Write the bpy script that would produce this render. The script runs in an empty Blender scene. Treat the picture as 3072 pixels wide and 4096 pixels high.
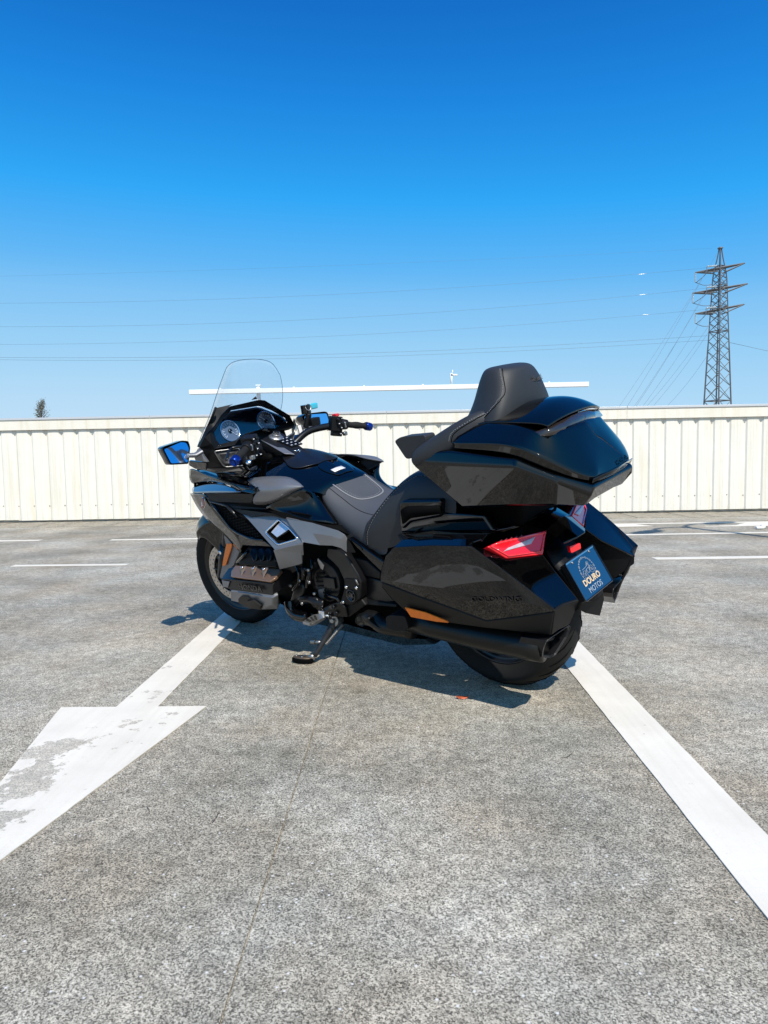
import bpy, bmesh, math, random
from mathutils import Vector, Matrix
from mathutils.geometry import tessellate_polygon
random.seed(7)
SC = bpy.context.scene
COL = SC.collection
# ------------------------------------------------------------------ camera
cam_d = bpy.data.cameras.new('camera'); cam = bpy.data.objects.new('camera', cam_d); COL.objects.link(cam)
cam_d.sensor_fit = 'VERTICAL'; cam_d.sensor_height = 24.0; cam_d.lens = 24.0*2790/4096
cam_d.clip_start = 0.05; cam_d.clip_end = 12000
CR = [[0.9995736, 0.0155591, 0.0247091], [0.023448, 0.0765945, -0.9967866], [-0.0174017, 0.9969409, 0.076197]]
cam.matrix_world = Matrix.Translation((0, 0, 0.90)) @ Matrix(CR).to_4x4()
SC.camera = cam
SC.render.resolution_x = 768; SC.render.resolution_y = 1024
# ------------------------------------------------------------------ sky and sun
SUN_AZ = math.radians(-69.0); SUN_EL = math.radians(51.0)
w = bpy.data.worlds.new('World'); SC.world = w; w.use_nodes = True
nt = w.node_tree; nt.nodes.clear()
sky = nt.nodes.new('ShaderNodeTexSky'); sky.sky_type = 'NISHITA'; sky.sun_disc = False
sky.sun_elevation = SUN_EL; sky.sun_rotation = math.radians(90) - SUN_AZ
sky.air_density = 1.0; sky.dust_density = 0.7; sky.ozone_density = 2.2; sky.altitude = 100
sep = nt.nodes.new('ShaderNodeSeparateColor'); sc1 = nt.nodes.new('ShaderNodeMath'); sc1.operation = 'MULTIPLY'; sc1.inputs[1].default_value = 0.1
ramp_ = nt.nodes.new('ShaderNodeValToRGB'); rel = ramp_.color_ramp.elements
stops = [(0.10, (.005, .125, .49)), (0.162, (.008, .160, .585)), (0.195, (.014, .245, .755)), (0.254, (.032, .395, .94)), (0.33, (.13, .485, .93)), (0.376, (.22, .555, .93)), (0.47, (.32, .635, .935)), (0.60, (.44, .71, .945)), (0.85, (.65, .80, .95))]
rel[0].position, rel[0].color = stops[0][0], (*stops[0][1], 1); rel[1].position, rel[1].color = stops[-1][0], (*stops[-1][1], 1)
for p_, c_ in stops[1:-1]:
    el_ = rel.new(p_); el_.color = (*c_, 1)
gain = nt.nodes.new('ShaderNodeVectorMath'); gain.operation = 'SCALE'; gain.inputs['Scale'].default_value = 9.2
bg = nt.nodes.new('ShaderNodeBackground'); bg.inputs['Strength'].default_value = 0.1
wo = nt.nodes.new('ShaderNodeOutputWorld')
nt.links.new(sky.outputs[0], sep.inputs[0]); nt.links.new(sep.outputs[1], sc1.inputs[0]); nt.links.new(sc1.outputs[0], ramp_.inputs[0])
nt.links.new(ramp_.outputs[0], gain.inputs[0]); nt.links.new(gain.outputs[0], bg.inputs[0]); nt.links.new(bg.outputs[0], wo.inputs[0])
sd = bpy.data.lights.new('sun', 'SUN'); sd.energy = 5.0; sd.angle = math.radians(0.53); sd.color = (1.0, 0.945, 0.86)
sun = bpy.data.objects.new('sun', sd); COL.objects.link(sun)
sdir = Vector((math.cos(SUN_AZ)*math.cos(SUN_EL), math.sin(SUN_AZ)*math.cos(SUN_EL), math.sin(SUN_EL)))
sun.rotation_euler = sdir.to_track_quat('Z', 'Y').to_euler(); sun.location = (8, -20, 30)
SC.view_settings.view_transform = 'Standard'; SC.view_settings.look = 'None'
SC.view_settings.exposure = 0.1; SC.view_settings.gamma = 1.0; SC.view_settings.use_curve_mapping = False
SC.cycles.max_bounces = 8; SC.cycles.transparent_max_bounces = 12; SC.cycles.use_denoising = True

# ------------------------------------------------------------------ helpers
def V(p): return Vector(p)
def empty(name, loc=(0, 0, 0), parent=None):
    o = bpy.data.objects.new(name, None); COL.objects.link(o); o.location = loc
    o.empty_display_size = 0.1
    if parent: o.parent = parent
    return o
def tag(o, label=None, cat=None, group=None, kind=None):
    if label: o['label'] = label
    if cat: o['category'] = cat
    if group: o['group'] = group
    if kind: o['kind'] = kind
    return o
def J(*parts):
    v, f = [], []
    for pv, pf in parts:
        b = len(v); v += [tuple(p) for p in pv]; f += [tuple(i+b for i in q) for q in pf]
    return v, f
def obj(name, vf, mat, parent=None, bev=0.0, seg=2, sub=0, smooth=True, ang=None, mirror=False, solid=0.0, soff=-1, merge=False, crease=None):
    v, f = vf
    me = bpy.data.meshes.new(name); me.from_pydata([tuple(p) for p in v], [], [tuple(q) for q in f]); 
    bm = bmesh.new(); bm.from_mesh(me)
    if merge: bmesh.ops.remove_doubles(bm, verts=bm.verts, dist=0.0004)
    bmesh.ops.recalc_face_normals(bm, faces=bm.faces)
    bm.to_mesh(me); bm.free()
    if smooth: me.polygons.foreach_set('use_smooth', [True]*len(me.polygons))
    if ang: me.set_sharp_from_angle(angle=math.radians(ang))
    me.materials.append(mat)
    o = bpy.data.objects.new(name, me); COL.objects.link(o); o.parent = parent
    if sub:
        if crease is not None:
            cr = me.attributes.new('crease_edge', 'FLOAT', 'EDGE')
            es = {tuple(sorted(e)) for e in crease}
            for i, e in enumerate(me.edges):
                if tuple(sorted(e.vertices)) in es: cr.data[i].value = 0.9
        m = o.modifiers.new('s', 'SUBSURF'); m.levels = sub; m.render_levels = sub
    if solid:
        m = o.modifiers.new('t', 'SOLIDIFY'); m.thickness = solid; m.offset = soff
    if bev:
        m = o.modifiers.new('b', 'BEVEL'); m.width = bev; m.segments = seg; m.limit_method = 'ANGLE'; m.angle_limit = math.radians(18); m.harden_normals = False
        m = o.modifiers.new('n', 'WEIGHTED_NORMAL'); m.keep_sharp = False; m.weight = 60
    if mirror:
        me2 = me.copy()
        for p in me2.vertices: p.co.y = -p.co.y
        me2.flip_normals()
        o2 = bpy.data.objects.new(name, me2); COL.objects.link(o2); o2.parent = parent
        for m in o.modifiers:
            n = o2.modifiers.new(m.name, m.type)
            for a in ('levels', 'render_levels', 'thickness', 'offset', 'width', 'segments', 'limit_method', 'angle_limit', 'keep_sharp', 'weight'):
                if hasattr(m, a): setattr(n, a, getattr(m, a))
        if mirror == 'pair': return o, o2
    return o
def mirv(vf):
    v, f = vf
    return [(p[0], -p[1], p[2]) for p in v], [tuple(reversed(q)) for q in f]
def sym(vf): return J(vf, mirv(vf))
def loft(rows, close=False, ends=False, capcol=False):
    n = len(rows[0]); v = [tuple(p) for r in rows for p in r]; f = []
    for i in range(len(rows)-1):
        for j in range(n if close else n-1):
            k = (j+1) % n
            f.append((i*n+j, i*n+k, (i+1)*n+k, (i+1)*n+j))
    if ends:
        f.append(tuple(reversed(range(n)))); f.append(tuple((len(rows)-1)*n+j for j in range(n)))
    return v, f
def prism(pts, d):
    n = len(pts); d = V(d); v = [tuple(p) for p in pts]+[tuple(V(p)+d) for p in pts]
    f = [tuple(range(n)), tuple(reversed(range(n, 2*n)))]+[(i, (i+1) % n, n+(i+1) % n, n+i) for i in range(n)]
    return v, f
def box(c, s, R=None):
    x, y, z = s[0]/2, s[1]/2, s[2]/2
    v = [Vector(p) for p in ((-x,-y,-z),(x,-y,-z),(x,y,-z),(-x,y,-z),(-x,-y,z),(x,-y,z),(x,y,z),(-x,y,z))]
    if R is not None: v = [R @ p for p in v]
    return [tuple(p+V(c)) for p in v], [(0,3,2,1),(4,5,6,7),(0,1,5,4),(1,2,6,5),(2,3,7,6),(3,0,4,7)]
def frame_of(d):
    d = V(d).normalized(); a = Vector((0, 0, 1)) if abs(d.z) < 0.9 else Vector((1, 0, 0))
    u = d.cross(a).normalized(); return u, d.cross(u).normalized()
def lathe(prof, o, d, n=32, caps=True):
    d = V(d).normalized(); u, w2 = frame_of(d); o = V(o); rows = []
    for r, h in prof:
        rows.append([tuple(o+d*h+(u*math.cos(t)+w2*math.sin(t))*r) for t in [2*math.pi*i/n for i in range(n)]])
    return loft(rows, close=True, ends=caps)
def tube(path, rad, n=10, ends=True, flat=1.0):
    P = [V(p) for p in path]; R = rad if isinstance(rad, (list, tuple)) else [rad]*len(P)
    t0 = (P[1]-P[0]).normalized(); u, w2 = frame_of(t0); rows = []
    for i, p in enumerate(P):
        t = (P[min(i+1, len(P)-1)]-P[max(i-1, 0)]).normalized()
        u = (u-t*u.dot(t)).normalized(); w2 = t.cross(u)
        rows.append([tuple(p+(u*math.cos(a)+w2*math.sin(a)*flat)*R[i]) for a in [2*math.pi*k/n for k in range(n)]])
    return loft(rows, close=True, ends=ends)
def bar(a, b, w, n=4): return tube([a, b], w, n)
def fill(loop, holes=()):
    loops = [[V(p) for p in loop]]+[[V(p) for p in h] for h in holes]
    tr = tessellate_polygon(loops); v = [tuple(p) for l in loops for p in l]
    return v, [tuple(t) for t in tr]
def smooth_path(pts, n=6):
    P = [V(p) for p in pts]; out = []
    for i in range(len(P)-1):
        p0, p1, p2, p3 = P[max(i-1, 0)], P[i], P[i+1], P[min(i+2, len(P)-1)]
        for k in range(n):
            t = k/n
            out.append(0.5*((2*p1)+(p2-p0)*t+(2*p0-5*p1+4*p2-p3)*t*t+(3*p1-p0-3*p2+p3)*t**3))
    out.append(P[-1]); return [tuple(p) for p in out]
def rounded(loop, r=0.01, k=4):
    P = [V(p) for p in loop]; out = []; n = len(P)
    for i in range(n):
        a, b, c = P[i-1], P[i], P[(i+1) % n]
        d1_ = min(r, (a-b).length*0.45); d2_ = min(r, (c-b).length*0.45)
        s = b+(a-b).normalized()*d1_; e = b+(c-b).normalized()*d2_
        for j in range(k+1):
            t = j/k; out.append(tuple(s*(1-t)**2+b*2*t*(1-t)+e*t*t))
    return out
def snap(o, pts, off=0.001, n=0):
    bpy.context.view_layer.update(); dg = bpy.context.evaluated_depsgraph_get(); ev = o.evaluated_get(dg); out = []
    for p in pts:
        ok, q, nn, _ = ev.closest_point_on_mesh(V(p)); out.append(tuple(q+nn*off))
    return out
def inset(loop, k):
    c = sum((V(p) for p in loop), Vector())/len(loop)
    return [tuple(c+(V(p)-c)*k) for p in loop]
def lift(loop, d): return [tuple(V(p)+V(d)) for p in loop]
FONTM = {}
def text(name, s, mat, parent, org, right, up, size, depth=0.002, align='LEFT', shear=0.0, stretch=1.0, bold=0.0):
    cu = bpy.data.curves.new('txt', 'FONT'); cu.body = s; cu.size = 1.0; cu.extrude = 0.5; cu.align_x = align; cu.shear = shear; cu.offset = bold
    cu.resolution_u = 3
    to = bpy.data.objects.new('txt', cu); COL.objects.link(to)
    dg = bpy.context.evaluated_depsgraph_get(); me = bpy.data.meshes.new_from_object(to.evaluated_get(dg))
    bpy.data.objects.remove(to); bpy.data.curves.remove(cu)
    r = V(right).normalized(); u = V(up); u = (u-r*u.dot(r)).normalized(); n = r.cross(u)
    for p in me.vertices:
        q = p.co.copy(); p.co = V(org)+r*q.x*size*stretch+u*q.y*size+n*q.z*depth
    me.materials.clear(); me.materials.append(mat)
    o = bpy.data.objects.new(name, me); COL.objects.link(o); o.parent = parent
    return o

# ------------------------------------------------------------------ materials
def new_mat(name):
    m = bpy.data.materials.new(name); m.use_nodes = True
    return m, m.node_tree, m.node_tree.nodes['Principled BSDF']
def N(t, kind, **k):
    n = t.nodes.new(kind)
    for a, b in k.items():
        if a.startswith('_'): setattr(n, a[1:], b)
        else: n.inputs[a.replace('__', ' ')].default_value = b
    return n
def simple(name, col, rough=0.5, metal=0.0, coat=0.0, spec=0.5, bump=0.0, bscale=200, var=0.0, vscale=6):
    m, t, b = new_mat(name)
    b.inputs['Base Color'].default_value = (*col, 1); b.inputs['Roughness'].default_value = rough; b.inputs['Metallic'].default_value = metal
    b.inputs['Coat Weight'].default_value = coat; b.inputs['Coat Roughness'].default_value = 0.02; b.inputs['Specular IOR Level'].default_value = spec
    tc = N(t, 'ShaderNodeTexCoord')
    if var:
        nz = N(t, 'ShaderNodeTexNoise', Scale=vscale, Detail=5.0); t.links.new(tc.outputs['Object'], nz.inputs['Vector'])
        mx = N(t, 'ShaderNodeMix', _data_type='RGBA'); mx.inputs['A'].default_value = tuple(c*(1-var) for c in col)+(1,)
        mx.inputs['B'].default_value = tuple(min(1, c*(1+var)) for c in col)+(1,); t.links.new(nz.outputs['Fac'], mx.inputs['Factor']); t.links.new(mx.outputs['Result'], b.inputs['Base Color'])
        mr = N(t, 'ShaderNodeMapRange'); mr.inputs['To Min'].default_value = max(0, rough-0.1*var*2); mr.inputs['To Max'].default_value = min(1, rough+0.15*var*2)
        t.links.new(nz.outputs['Fac'], mr.inputs['Value']); t.links.new(mr.outputs[0], b.inputs['Roughness'])
    if bump:
        nb = N(t, 'ShaderNodeTexNoise', Scale=bscale, Detail=2.0); t.links.new(tc.outputs['Object'], nb.inputs['Vector'])
        bp = N(t, 'ShaderNodeBump', Strength=bump, Distance=0.002); t.links.new(nb.outputs['Fac'], bp.inputs['Height']); t.links.new(bp.outputs[0], b.inputs['Normal'])
    return m
M = {}
def gloss():
    m, t, b = new_mat('gloss_black_paint')
    tc = N(t, 'ShaderNodeTexCoord'); vo = N(t, 'ShaderNodeTexVoronoi', Scale=900.0); t.links.new(tc.outputs['Object'], vo.inputs['Vector'])
    cr = N(t, 'ShaderNodeValToRGB'); cr.color_ramp.elements[0].position = 0.55; cr.color_ramp.elements[0].color = (0.0003, 0.0003, 0.0004, 1)
    cr.color_ramp.elements[1].position = 1.0; cr.color_ramp.elements[1].color = (0.0022, 0.0022, 0.0025, 1)
    sp = N(t, 'ShaderNodeSeparateColor'); t.links.new(vo.outputs['Color'], sp.inputs[0]); t.links.new(sp.outputs[0], cr.inputs[0]); t.links.new(cr.outputs[0], b.inputs['Base Color'])
    b.inputs['Metallic'].default_value = 0.0; b.inputs['Roughness'].default_value = 0.4; b.inputs['Specular IOR Level'].default_value = 0.0; b.inputs['Coat Weight'].default_value = 1.0
    b.inputs['Coat Roughness'].default_value = 0.015; b.inputs['Coat IOR'].default_value = 1.57
    nz = N(t, 'ShaderNodeTexNoise', Scale=7.0, Detail=1.0); t.links.new(tc.outputs['Object'], nz.inputs['Vector'])
    bp = N(t, 'ShaderNodeBump', Strength=0.018, Distance=0.004); t.links.new(nz.outputs['Fac'], bp.inputs['Height']); t.links.new(bp.outputs[0], b.inputs['Coat Normal'])
    return m
M['gloss'] = gloss()
M['gloss_plain'] = simple('gloss_black_plastic', (0.002, 0.002, 0.0025), 0.05, 0, 0.6, spec=0.4)
M['grey'] = simple('matte_grey_cowl', (0.20, 0.20, 0.208), 0.40, 0.55, spec=0.4, bump=0.12, bscale=700, var=0.12, vscale=9)
M['black'] = simple('matte_black_plastic', (0.006, 0.006, 0.0065), 0.48, spec=0.22, bump=0.08, bscale=500, var=0.15, vscale=14)
M['satin'] = simple('satin_black_metal', (0.006, 0.006, 0.007), 0.30, 0.0, spec=0.4, var=0.2, vscale=18)
M['deep'] = simple('deep_black', (0.003, 0.003, 0.003), 0.7, spec=0.05)
M['seat'] = simple('seat_leather', (0.058, 0.060, 0.066), 0.55, spec=0.4, bump=0.25, bscale=420, var=0.12, vscale=10)
M['seat_shaded'] = simple('seat_leather_shaded', (0.022, 0.023, 0.0255), 0.54, spec=0.4, bump=0.25, bscale=420, var=0.14, vscale=9)  # same leather, darkened for shade on passenger seat, backrest and arms
M['seat2'] = simple('seat_suede', (0.05, 0.05, 0.053), 0.75, bump=0.3, bscale=600, var=0.1)
M['stitch'] = simple('grey_thread', (0.32, 0.32, 0.33), 0.8)
M['piping'] = simple('grey_piping', (0.19, 0.19, 0.2), 0.6)
M['tyre'] = simple('tyre_rubber', (0.013, 0.0128, 0.0125), 0.75, spec=0.2, bump=0.15, bscale=260, var=0.25, vscale=12)
M['rim'] = simple('rim_black', (0.011, 0.011, 0.012), 0.3, 0.4, 0.3)
M['disc'] = simple('brake_steel', (0.62, 0.50, 0.39), 0.45, 0.5, var=0.2, vscale=30)
M['chrome'] = simple('bright_metal', (0.78, 0.78, 0.79), 0.16, 1.0)
M['steel'] = simple('dull_steel', (0.35, 0.34, 0.33), 0.38, 0.9, var=0.3, vscale=40)
M['bronze'] = simple('bronze_cover', (0.36, 0.22, 0.145), 0.36, 0.75, var=0.1)
M['exhaust'] = simple('exhaust_dark', (0.022, 0.021, 0.019), 0.32, 0.7, var=0.2, vscale=8)
M['blue'] = simple('blue_anodised', (0.012, 0.045, 0.28), 0.24, 0.85)
M['amber'] = simple('amber_reflector', (0.90, 0.17, 0.0), 0.35, 0, 0.2, var=0.25, vscale=60)
M['red'] = simple('red_lens', (0.80, 0.006, 0.012), 0.14, 0, 0.8, var=0.2, vscale=40)
M['redlit'] = simple('red_lens_bright', (0.85, 0.03, 0.04), 0.1, 0, 1.0)
M['clear'] = simple('clear_lens', (0.6, 0.6, 0.63), 0.16, 0.55, 0.8, bump=0.4, bscale=120, var=0.25, vscale=60)
M['tail_core'] = simple('tail_light_core', (0.55, 0.42, 0.46), 0.3, 0.2, 0.5, bump=0.5, bscale=160, var=0.3, vscale=90)
M['mirror'] = simple('mirror_glass', (0.62, 0.76, 0.95), 0.02, 1.0)
M['plate'] = simple('plate_blue', (0.005, 0.030, 0.088), 0.12, 0, 0.6)
M['plate_line'] = simple('plate_print_grey', (0.30, 0.36, 0.43), 0.4)
M['plate_word'] = simple('plate_print_sand', (0.60, 0.45, 0.28), 0.4)
M['white'] = simple('white_print', (0.75, 0.75, 0.75), 0.45)
M['badge_red'] = simple('badge_red', (0.16, 0.012, 0.012), 0.2, 0, 0.8)
M['switch_red'] = simple('switch_red', (0.6, 0.02, 0.03), 0.35)
M['cyan'] = simple('cyan_reservoir', (0.05, 0.42, 0.55), 0.2, 0, 0.5)
M['headlamp'] = simple('headlamp_glass', (0.16, 0.24, 0.34), 0.03, 1.0)  # blue mirror metal puts the sky's reflection into the lamp glass colour
M['dial'] = simple('dial_face', (0.13, 0.15, 0.18), 0.4)
def glass_mat(name, tint, ior=1.45, rough=0.0, boost=1.0):
    m, t, b = new_mat(name); t.nodes.remove(b)
    tr = N(t, 'ShaderNodeBsdfTransparent'); tr.inputs[0].default_value = (*tint, 1)
    gl = N(t, 'ShaderNodeBsdfGlossy'); gl.inputs['Roughness'].default_value = rough
    lw = N(t, 'ShaderNodeLayerWeight', Blend=0.5); pw_ = N(t, 'ShaderNodeMath', _operation='POWER'); pw_.inputs[1].default_value = 4.0; t.links.new(lw.outputs['Facing'], pw_.inputs[0])
    mu = N(t, 'ShaderNodeMath', _operation='MULTIPLY_ADD'); mu.inputs[1].default_value = 0.75*boost; mu.inputs[2].default_value = ((ior-1)/(ior+1))**2*boost; t.links.new(pw_.outputs[0], mu.inputs[0])
    mx = N(t, 'ShaderNodeMixShader'); t.links.new(mu.outputs[0], mx.inputs[0]); t.links.new(tr.outputs[0], mx.inputs[1]); t.links.new(gl.outputs[0], mx.inputs[2])
    t.links.new(mx.outputs[0], t.nodes['Material Output'].inputs[0]); return m
M['screen'] = glass_mat('windscreen_light_haze', (0.972, 0.982, 0.985), 1.35, 0.0, 0.6)
_t = M['screen'].node_tree; _o = _t.nodes['Material Output']; _src = _o.inputs[0].links[0].from_socket
_df = N(_t, 'ShaderNodeBsdfDiffuse'); _df.inputs[0].default_value = (0.8, 0.83, 0.85, 1); _tl = N(_t, 'ShaderNodeBsdfTranslucent'); _tl.inputs[0].default_value = (0.8, 0.83, 0.85, 1)
_ad = N(_t, 'ShaderNodeAddShader'); _t.links.new(_df.outputs[0], _ad.inputs[0]); _t.links.new(_tl.outputs[0], _ad.inputs[1])
_m2 = N(_t, 'ShaderNodeMixShader'); _m2.inputs[0].default_value = 0.055; _t.links.new(_src, _m2.inputs[1]); _t.links.new(_ad.outputs[0], _m2.inputs[2]); _t.links.new(_m2.outputs[0], _o.inputs[0])  # pale diffuse share paints a light haze into the clear screen
M['lcd'] = simple('display_dark', (0.004, 0.006, 0.012), 0.06, 0, 1.0)
M['lens_glass'] = glass_mat('dash_cover_glass', (0.80, 0.88, 1.0), 1.55, 0.0, 1.0)
# ------------------------------------------------------------------ concrete and paint materials
def concrete_nodes(t):
    tc = N(t, 'ShaderNodeTexCoord'); P = tc.outputs['Object']
    def noise(s, d=4.0, r=0.55):
        n = N(t, 'ShaderNodeTexNoise', Scale=s, Detail=d, Roughness=r); t.links.new(P, n.inputs['Vector']); return n.outputs['Fac']
    def ramp(src, a, b, ca, cb):
        c = N(t, 'ShaderNodeValToRGB'); e = c.color_ramp.elements; e[0].position = a; e[1].position = b; e[0].color = (*ca, 1); e[1].color = (*cb, 1)
        t.links.new(src, c.inputs[0]); return c.outputs[0]
    def mix(a, b, f, mode='MIX'):
        m = N(t, 'ShaderNodeMix', _data_type='RGBA', _blend_type=mode)
        if isinstance(f, float): m.inputs['Factor'].default_value = f
        else: t.links.new(f, m.inputs['Factor'])
        t.links.new(a, m.inputs['A']); t.links.new(b, m.inputs['B']); return m.outputs['Result']
    big = ramp(noise(1.1, 7.0, 0.62), 0.36, 0.64, (0.215, 0.197, 0.160), (0.405, 0.376, 0.320))
    brn = ramp(noise(1.7, 4.0), 0.40, 0.75, (1.0, 1.0, 1.0), (1.04, 0.91, 0.78))
    base = mix(big, brn, 0.8, 'MULTIPLY')
    rot = N(t, 'ShaderNodeMapping'); rot.inputs['Rotation'].default_value = (0.3, 0.2, 0.62); t.links.new(P, rot.inputs[0])
    vg = N(t, 'ShaderNodeTexVoronoi', Scale=360.0); t.links.new(rot.outputs[0], vg.inputs['Vector']); vs = N(t, 'ShaderNodeSeparateColor'); t.links.new(vg.outputs['Color'], vs.inputs[0])
    ng = N(t, 'ShaderNodeTexNoise', Scale=190.0, Detail=3.0, Roughness=0.7, Distortion=0.5); t.links.new(rot.outputs[0], ng.inputs['Vector'])
    gm = N(t, 'ShaderNodeMath', _operation='MULTIPLY_ADD'); gm.inputs[1].default_value = 0.42; t.links.new(vs.outputs[0], gm.inputs[0]); t.links.new(ng.outputs['Fac'], gm.inputs[2])
    grain = ramp(gm.outputs[0], 0.50, 0.92, (0.20, 0.20, 0.195), (1.80, 1.80, 1.79))
    base = mix(base, grain, 0.85, 'MULTIPLY')
    gr2 = ramp(noise(21.0, 7.0, 0.72), 0.32, 0.70, (0.52, 0.515, 0.50), (1.42, 1.42, 1.41))
    base = mix(base, gr2, 0.75, 'MULTIPLY')
    vo = N(t, 'ShaderNodeTexVoronoi', Scale=62.0); t.links.new(P, vo.inputs['Vector'])
    peb = ramp(vo.outputs['Distance'], 0.10, 0.22, (1, 1, 1), (0, 0, 0)); sc = N(t, 'ShaderNodeSeparateColor'); t.links.new(vo.outputs['Color'], sc.inputs[0])
    pm = N(t, 'ShaderNodeMath', _operation='GREATER_THAN'); pm.inputs[1].default_value = 0.82; t.links.new(sc.outputs[0], pm.inputs[0])
    pf = N(t, 'ShaderNodeMath', _operation='MULTIPLY'); t.links.new(peb, pf.inputs[0]); t.links.new(pm.outputs[0], pf.inputs[1])
    lt = N(t, 'ShaderNodeRGB'); lt.outputs[0].default_value = (0.62, 0.60, 0.57, 1)
    base = mix(base, lt.outputs[0], pf.outputs[0])
    bp = N(t, 'ShaderNodeBump', Strength=0.55, Distance=0.004); t.links.new(noise(115.0, 3.0, 0.7), bp.inputs['Height'])
    return P, base, bp.outputs[0], noise, ramp, mix
def mat_concrete():
    m, t, b = new_mat('brushed_concrete'); P, c, n, *_ = concrete_nodes(t)
    t.links.new(c, b.inputs['Base Color']); t.links.new(n, b.inputs['Normal']); b.inputs['Roughness'].default_value = 0.86; b.inputs['Specular IOR Level'].default_value = 0.3
    return m
def mat_paint(name, spots, chips=0.63, edge=0.0):
    m, t, b = new_mat(name); P, c, n, noise, ramp, mix = concrete_nodes(t)
    wt = ramp(noise(5.0, 5.0), 0.25, 0.8, (0.65, 0.595, 0.51), (0.76, 0.70, 0.605))
    mps = N(t, 'ShaderNodeMapping'); mps.inputs['Scale'].default_value = (38, 1.6, 1); mps.inputs['Rotation'].default_value = (0, 0, 0.12); t.links.new(P, mps.inputs[0])
    ns = N(t, 'ShaderNodeTexNoise', Scale=1.0, Detail=6.0, Roughness=0.6); t.links.new(mps.outputs[0], ns.inputs['Vector'])
    wt = mix(wt, ramp(ns.outputs['Fac'], 0.30, 0.55, (0.94, 0.935, 0.925), (1, 1, 1)), 1.0, 'MULTIPLY')
    wt = mix(wt, ramp(noise(150.0, 3.0, 0.7), 0.25, 0.45, (0.92, 0.918, 0.91), (1, 1, 1)), 1.0, 'MULTIPLY')
    mask = noise(16.0, 8.0, 0.68); fine = noise(75.0, 5.0, 0.65)
    s = N(t, 'ShaderNodeMath', _operation='MULTIPLY_ADD'); s.inputs[1].default_value = 0.22; t.links.new(fine, s.inputs[0]); t.links.new(mask, s.inputs[2]); acc = s.outputs[0]
    for (x, y, rx, ry, rot, amt) in spots:
        mp = N(t, 'ShaderNodeMapping', _vector_type='TEXTURE'); mp.inputs['Location'].default_value = (x, y, 0); mp.inputs['Rotation'].default_value = (0, 0, rot); mp.inputs['Scale'].default_value = (rx, ry, 1)
        t.links.new(P, mp.inputs[0]); ln = N(t, 'ShaderNodeVectorMath', _operation='LENGTH'); t.links.new(mp.outputs[0], ln.inputs[0])
        mr = N(t, 'ShaderNodeMapRange'); mr.inputs['From Min'].default_value = 0.55; mr.inputs['From Max'].default_value = 1.25; mr.inputs['To Min'].default_value = amt; mr.inputs['To Max'].default_value = 0.0
        t.links.new(ln.outputs['Value'], mr.inputs[0]); ad = N(t, 'ShaderNodeMath', _operation='ADD'); t.links.new(acc, ad.inputs[0]); t.links.new(mr.outputs[0], ad.inputs[1]); acc = ad.outputs[0]
    f = ramp(acc, chips+0.10, chips+0.14, (0, 0, 0), (1, 1, 1))
    t.links.new(mix(wt, mix(c, wt, 0.3), f), b.inputs['Base Color']); b.inputs['Roughness'].default_value = 0.7
    bp = N(t, 'ShaderNodeBump', Strength=0.2, Distance=0.003); t.links.new(fine, bp.inputs['Height']); t.links.new(bp.outputs[0], b.inputs['Normal'])
    return m
M['concrete'] = mat_concrete()
def mat_sheet(name, col):
    m, t, b = new_mat(name); tc = N(t, 'ShaderNodeTexCoord')
    mp = N(t, 'ShaderNodeMapping'); mp.inputs['Scale'].default_value = (14, 1, 0.9); t.links.new(tc.outputs['Object'], mp.inputs[0])
    geo = N(t, 'ShaderNodeNewGeometry'); mp2 = N(t, 'ShaderNodeMapping'); mp2.inputs['Scale'].default_value = (9, 1, 0.55); t.links.new(geo.outputs['Position'], mp2.inputs[0])
    n1 = N(t, 'ShaderNodeTexNoise', Scale=1.6, Detail=5.0); t.links.new(mp2.outputs[0], n1.inputs['Vector'])
    c = N(t, 'ShaderNodeValToRGB'); e = c.color_ramp.elements; e[0].position = 0.28; e[0].color = (col[0]*0.93, col[1]*0.90, col[2]*0.82, 1); e[1].position = 0.52; e[1].color = (*col, 1)
    t.links.new(n1.outputs['Fac'], c.inputs[0])
    n2 = N(t, 'ShaderNodeTexNoise', Scale=1.1, Detail=6.0); t.links.new(mp2.outputs[0], n2.inputs['Vector'])
    c2_ = N(t, 'ShaderNodeValToRGB'); e = c2_.color_ramp.elements; e[0].position = 0.68; e[0].color = (0, 0, 0, 1); e[1].position = 0.80; e[1].color = (1, 1, 1, 1); t.links.new(n2.outputs['Fac'], c2_.inputs[0])
    mx = N(t, 'ShaderNodeMix', _data_type='RGBA'); mx.inputs['B'].default_value = (0.62, 0.44, 0.25, 1); t.links.new(c.outputs[0], mx.inputs['A'])
    mu = N(t, 'ShaderNodeMath', _operation='MULTIPLY'); mu.inputs[1].default_value = 0.45; t.links.new(c2_.outputs[0], mu.inputs[0]); t.links.new(mu.outputs[0], mx.inputs['Factor'])
    t.links.new(mx.outputs['Result'], b.inputs['Base Color']); b.inputs['Roughness'].default_value = 0.5
    n3 = N(t, 'ShaderNodeTexNoise', Scale=3.5, Detail=3.0); t.links.new(geo.outputs['Position'], n3.inputs['Vector'])
    bp = N(t, 'ShaderNodeBump', Strength=0.5, Distance=0.015); t.links.new(n3.outputs['Fac'], bp.inputs['Height']); t.links.new(bp.outputs[0], b.inputs['Normal'])
    return m
M['sheet'] = mat_sheet('cream_sheet_metal', (0.735, 0.70, 0.63))
M['fascia'] = mat_sheet('cream_fascia', (0.725, 0.68, 0.595))
M['cap'] = simple('coping_grey_metal', (0.62, 0.62, 0.63), 0.35, 0.4)
M['screw'] = simple('screw_zinc', (0.36, 0.35, 0.33), 0.45, 0.7)
M['beamwhite'] = simple('white_painted_steel', (0.80, 0.80, 0.79), 0.5, var=0.05)
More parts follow.
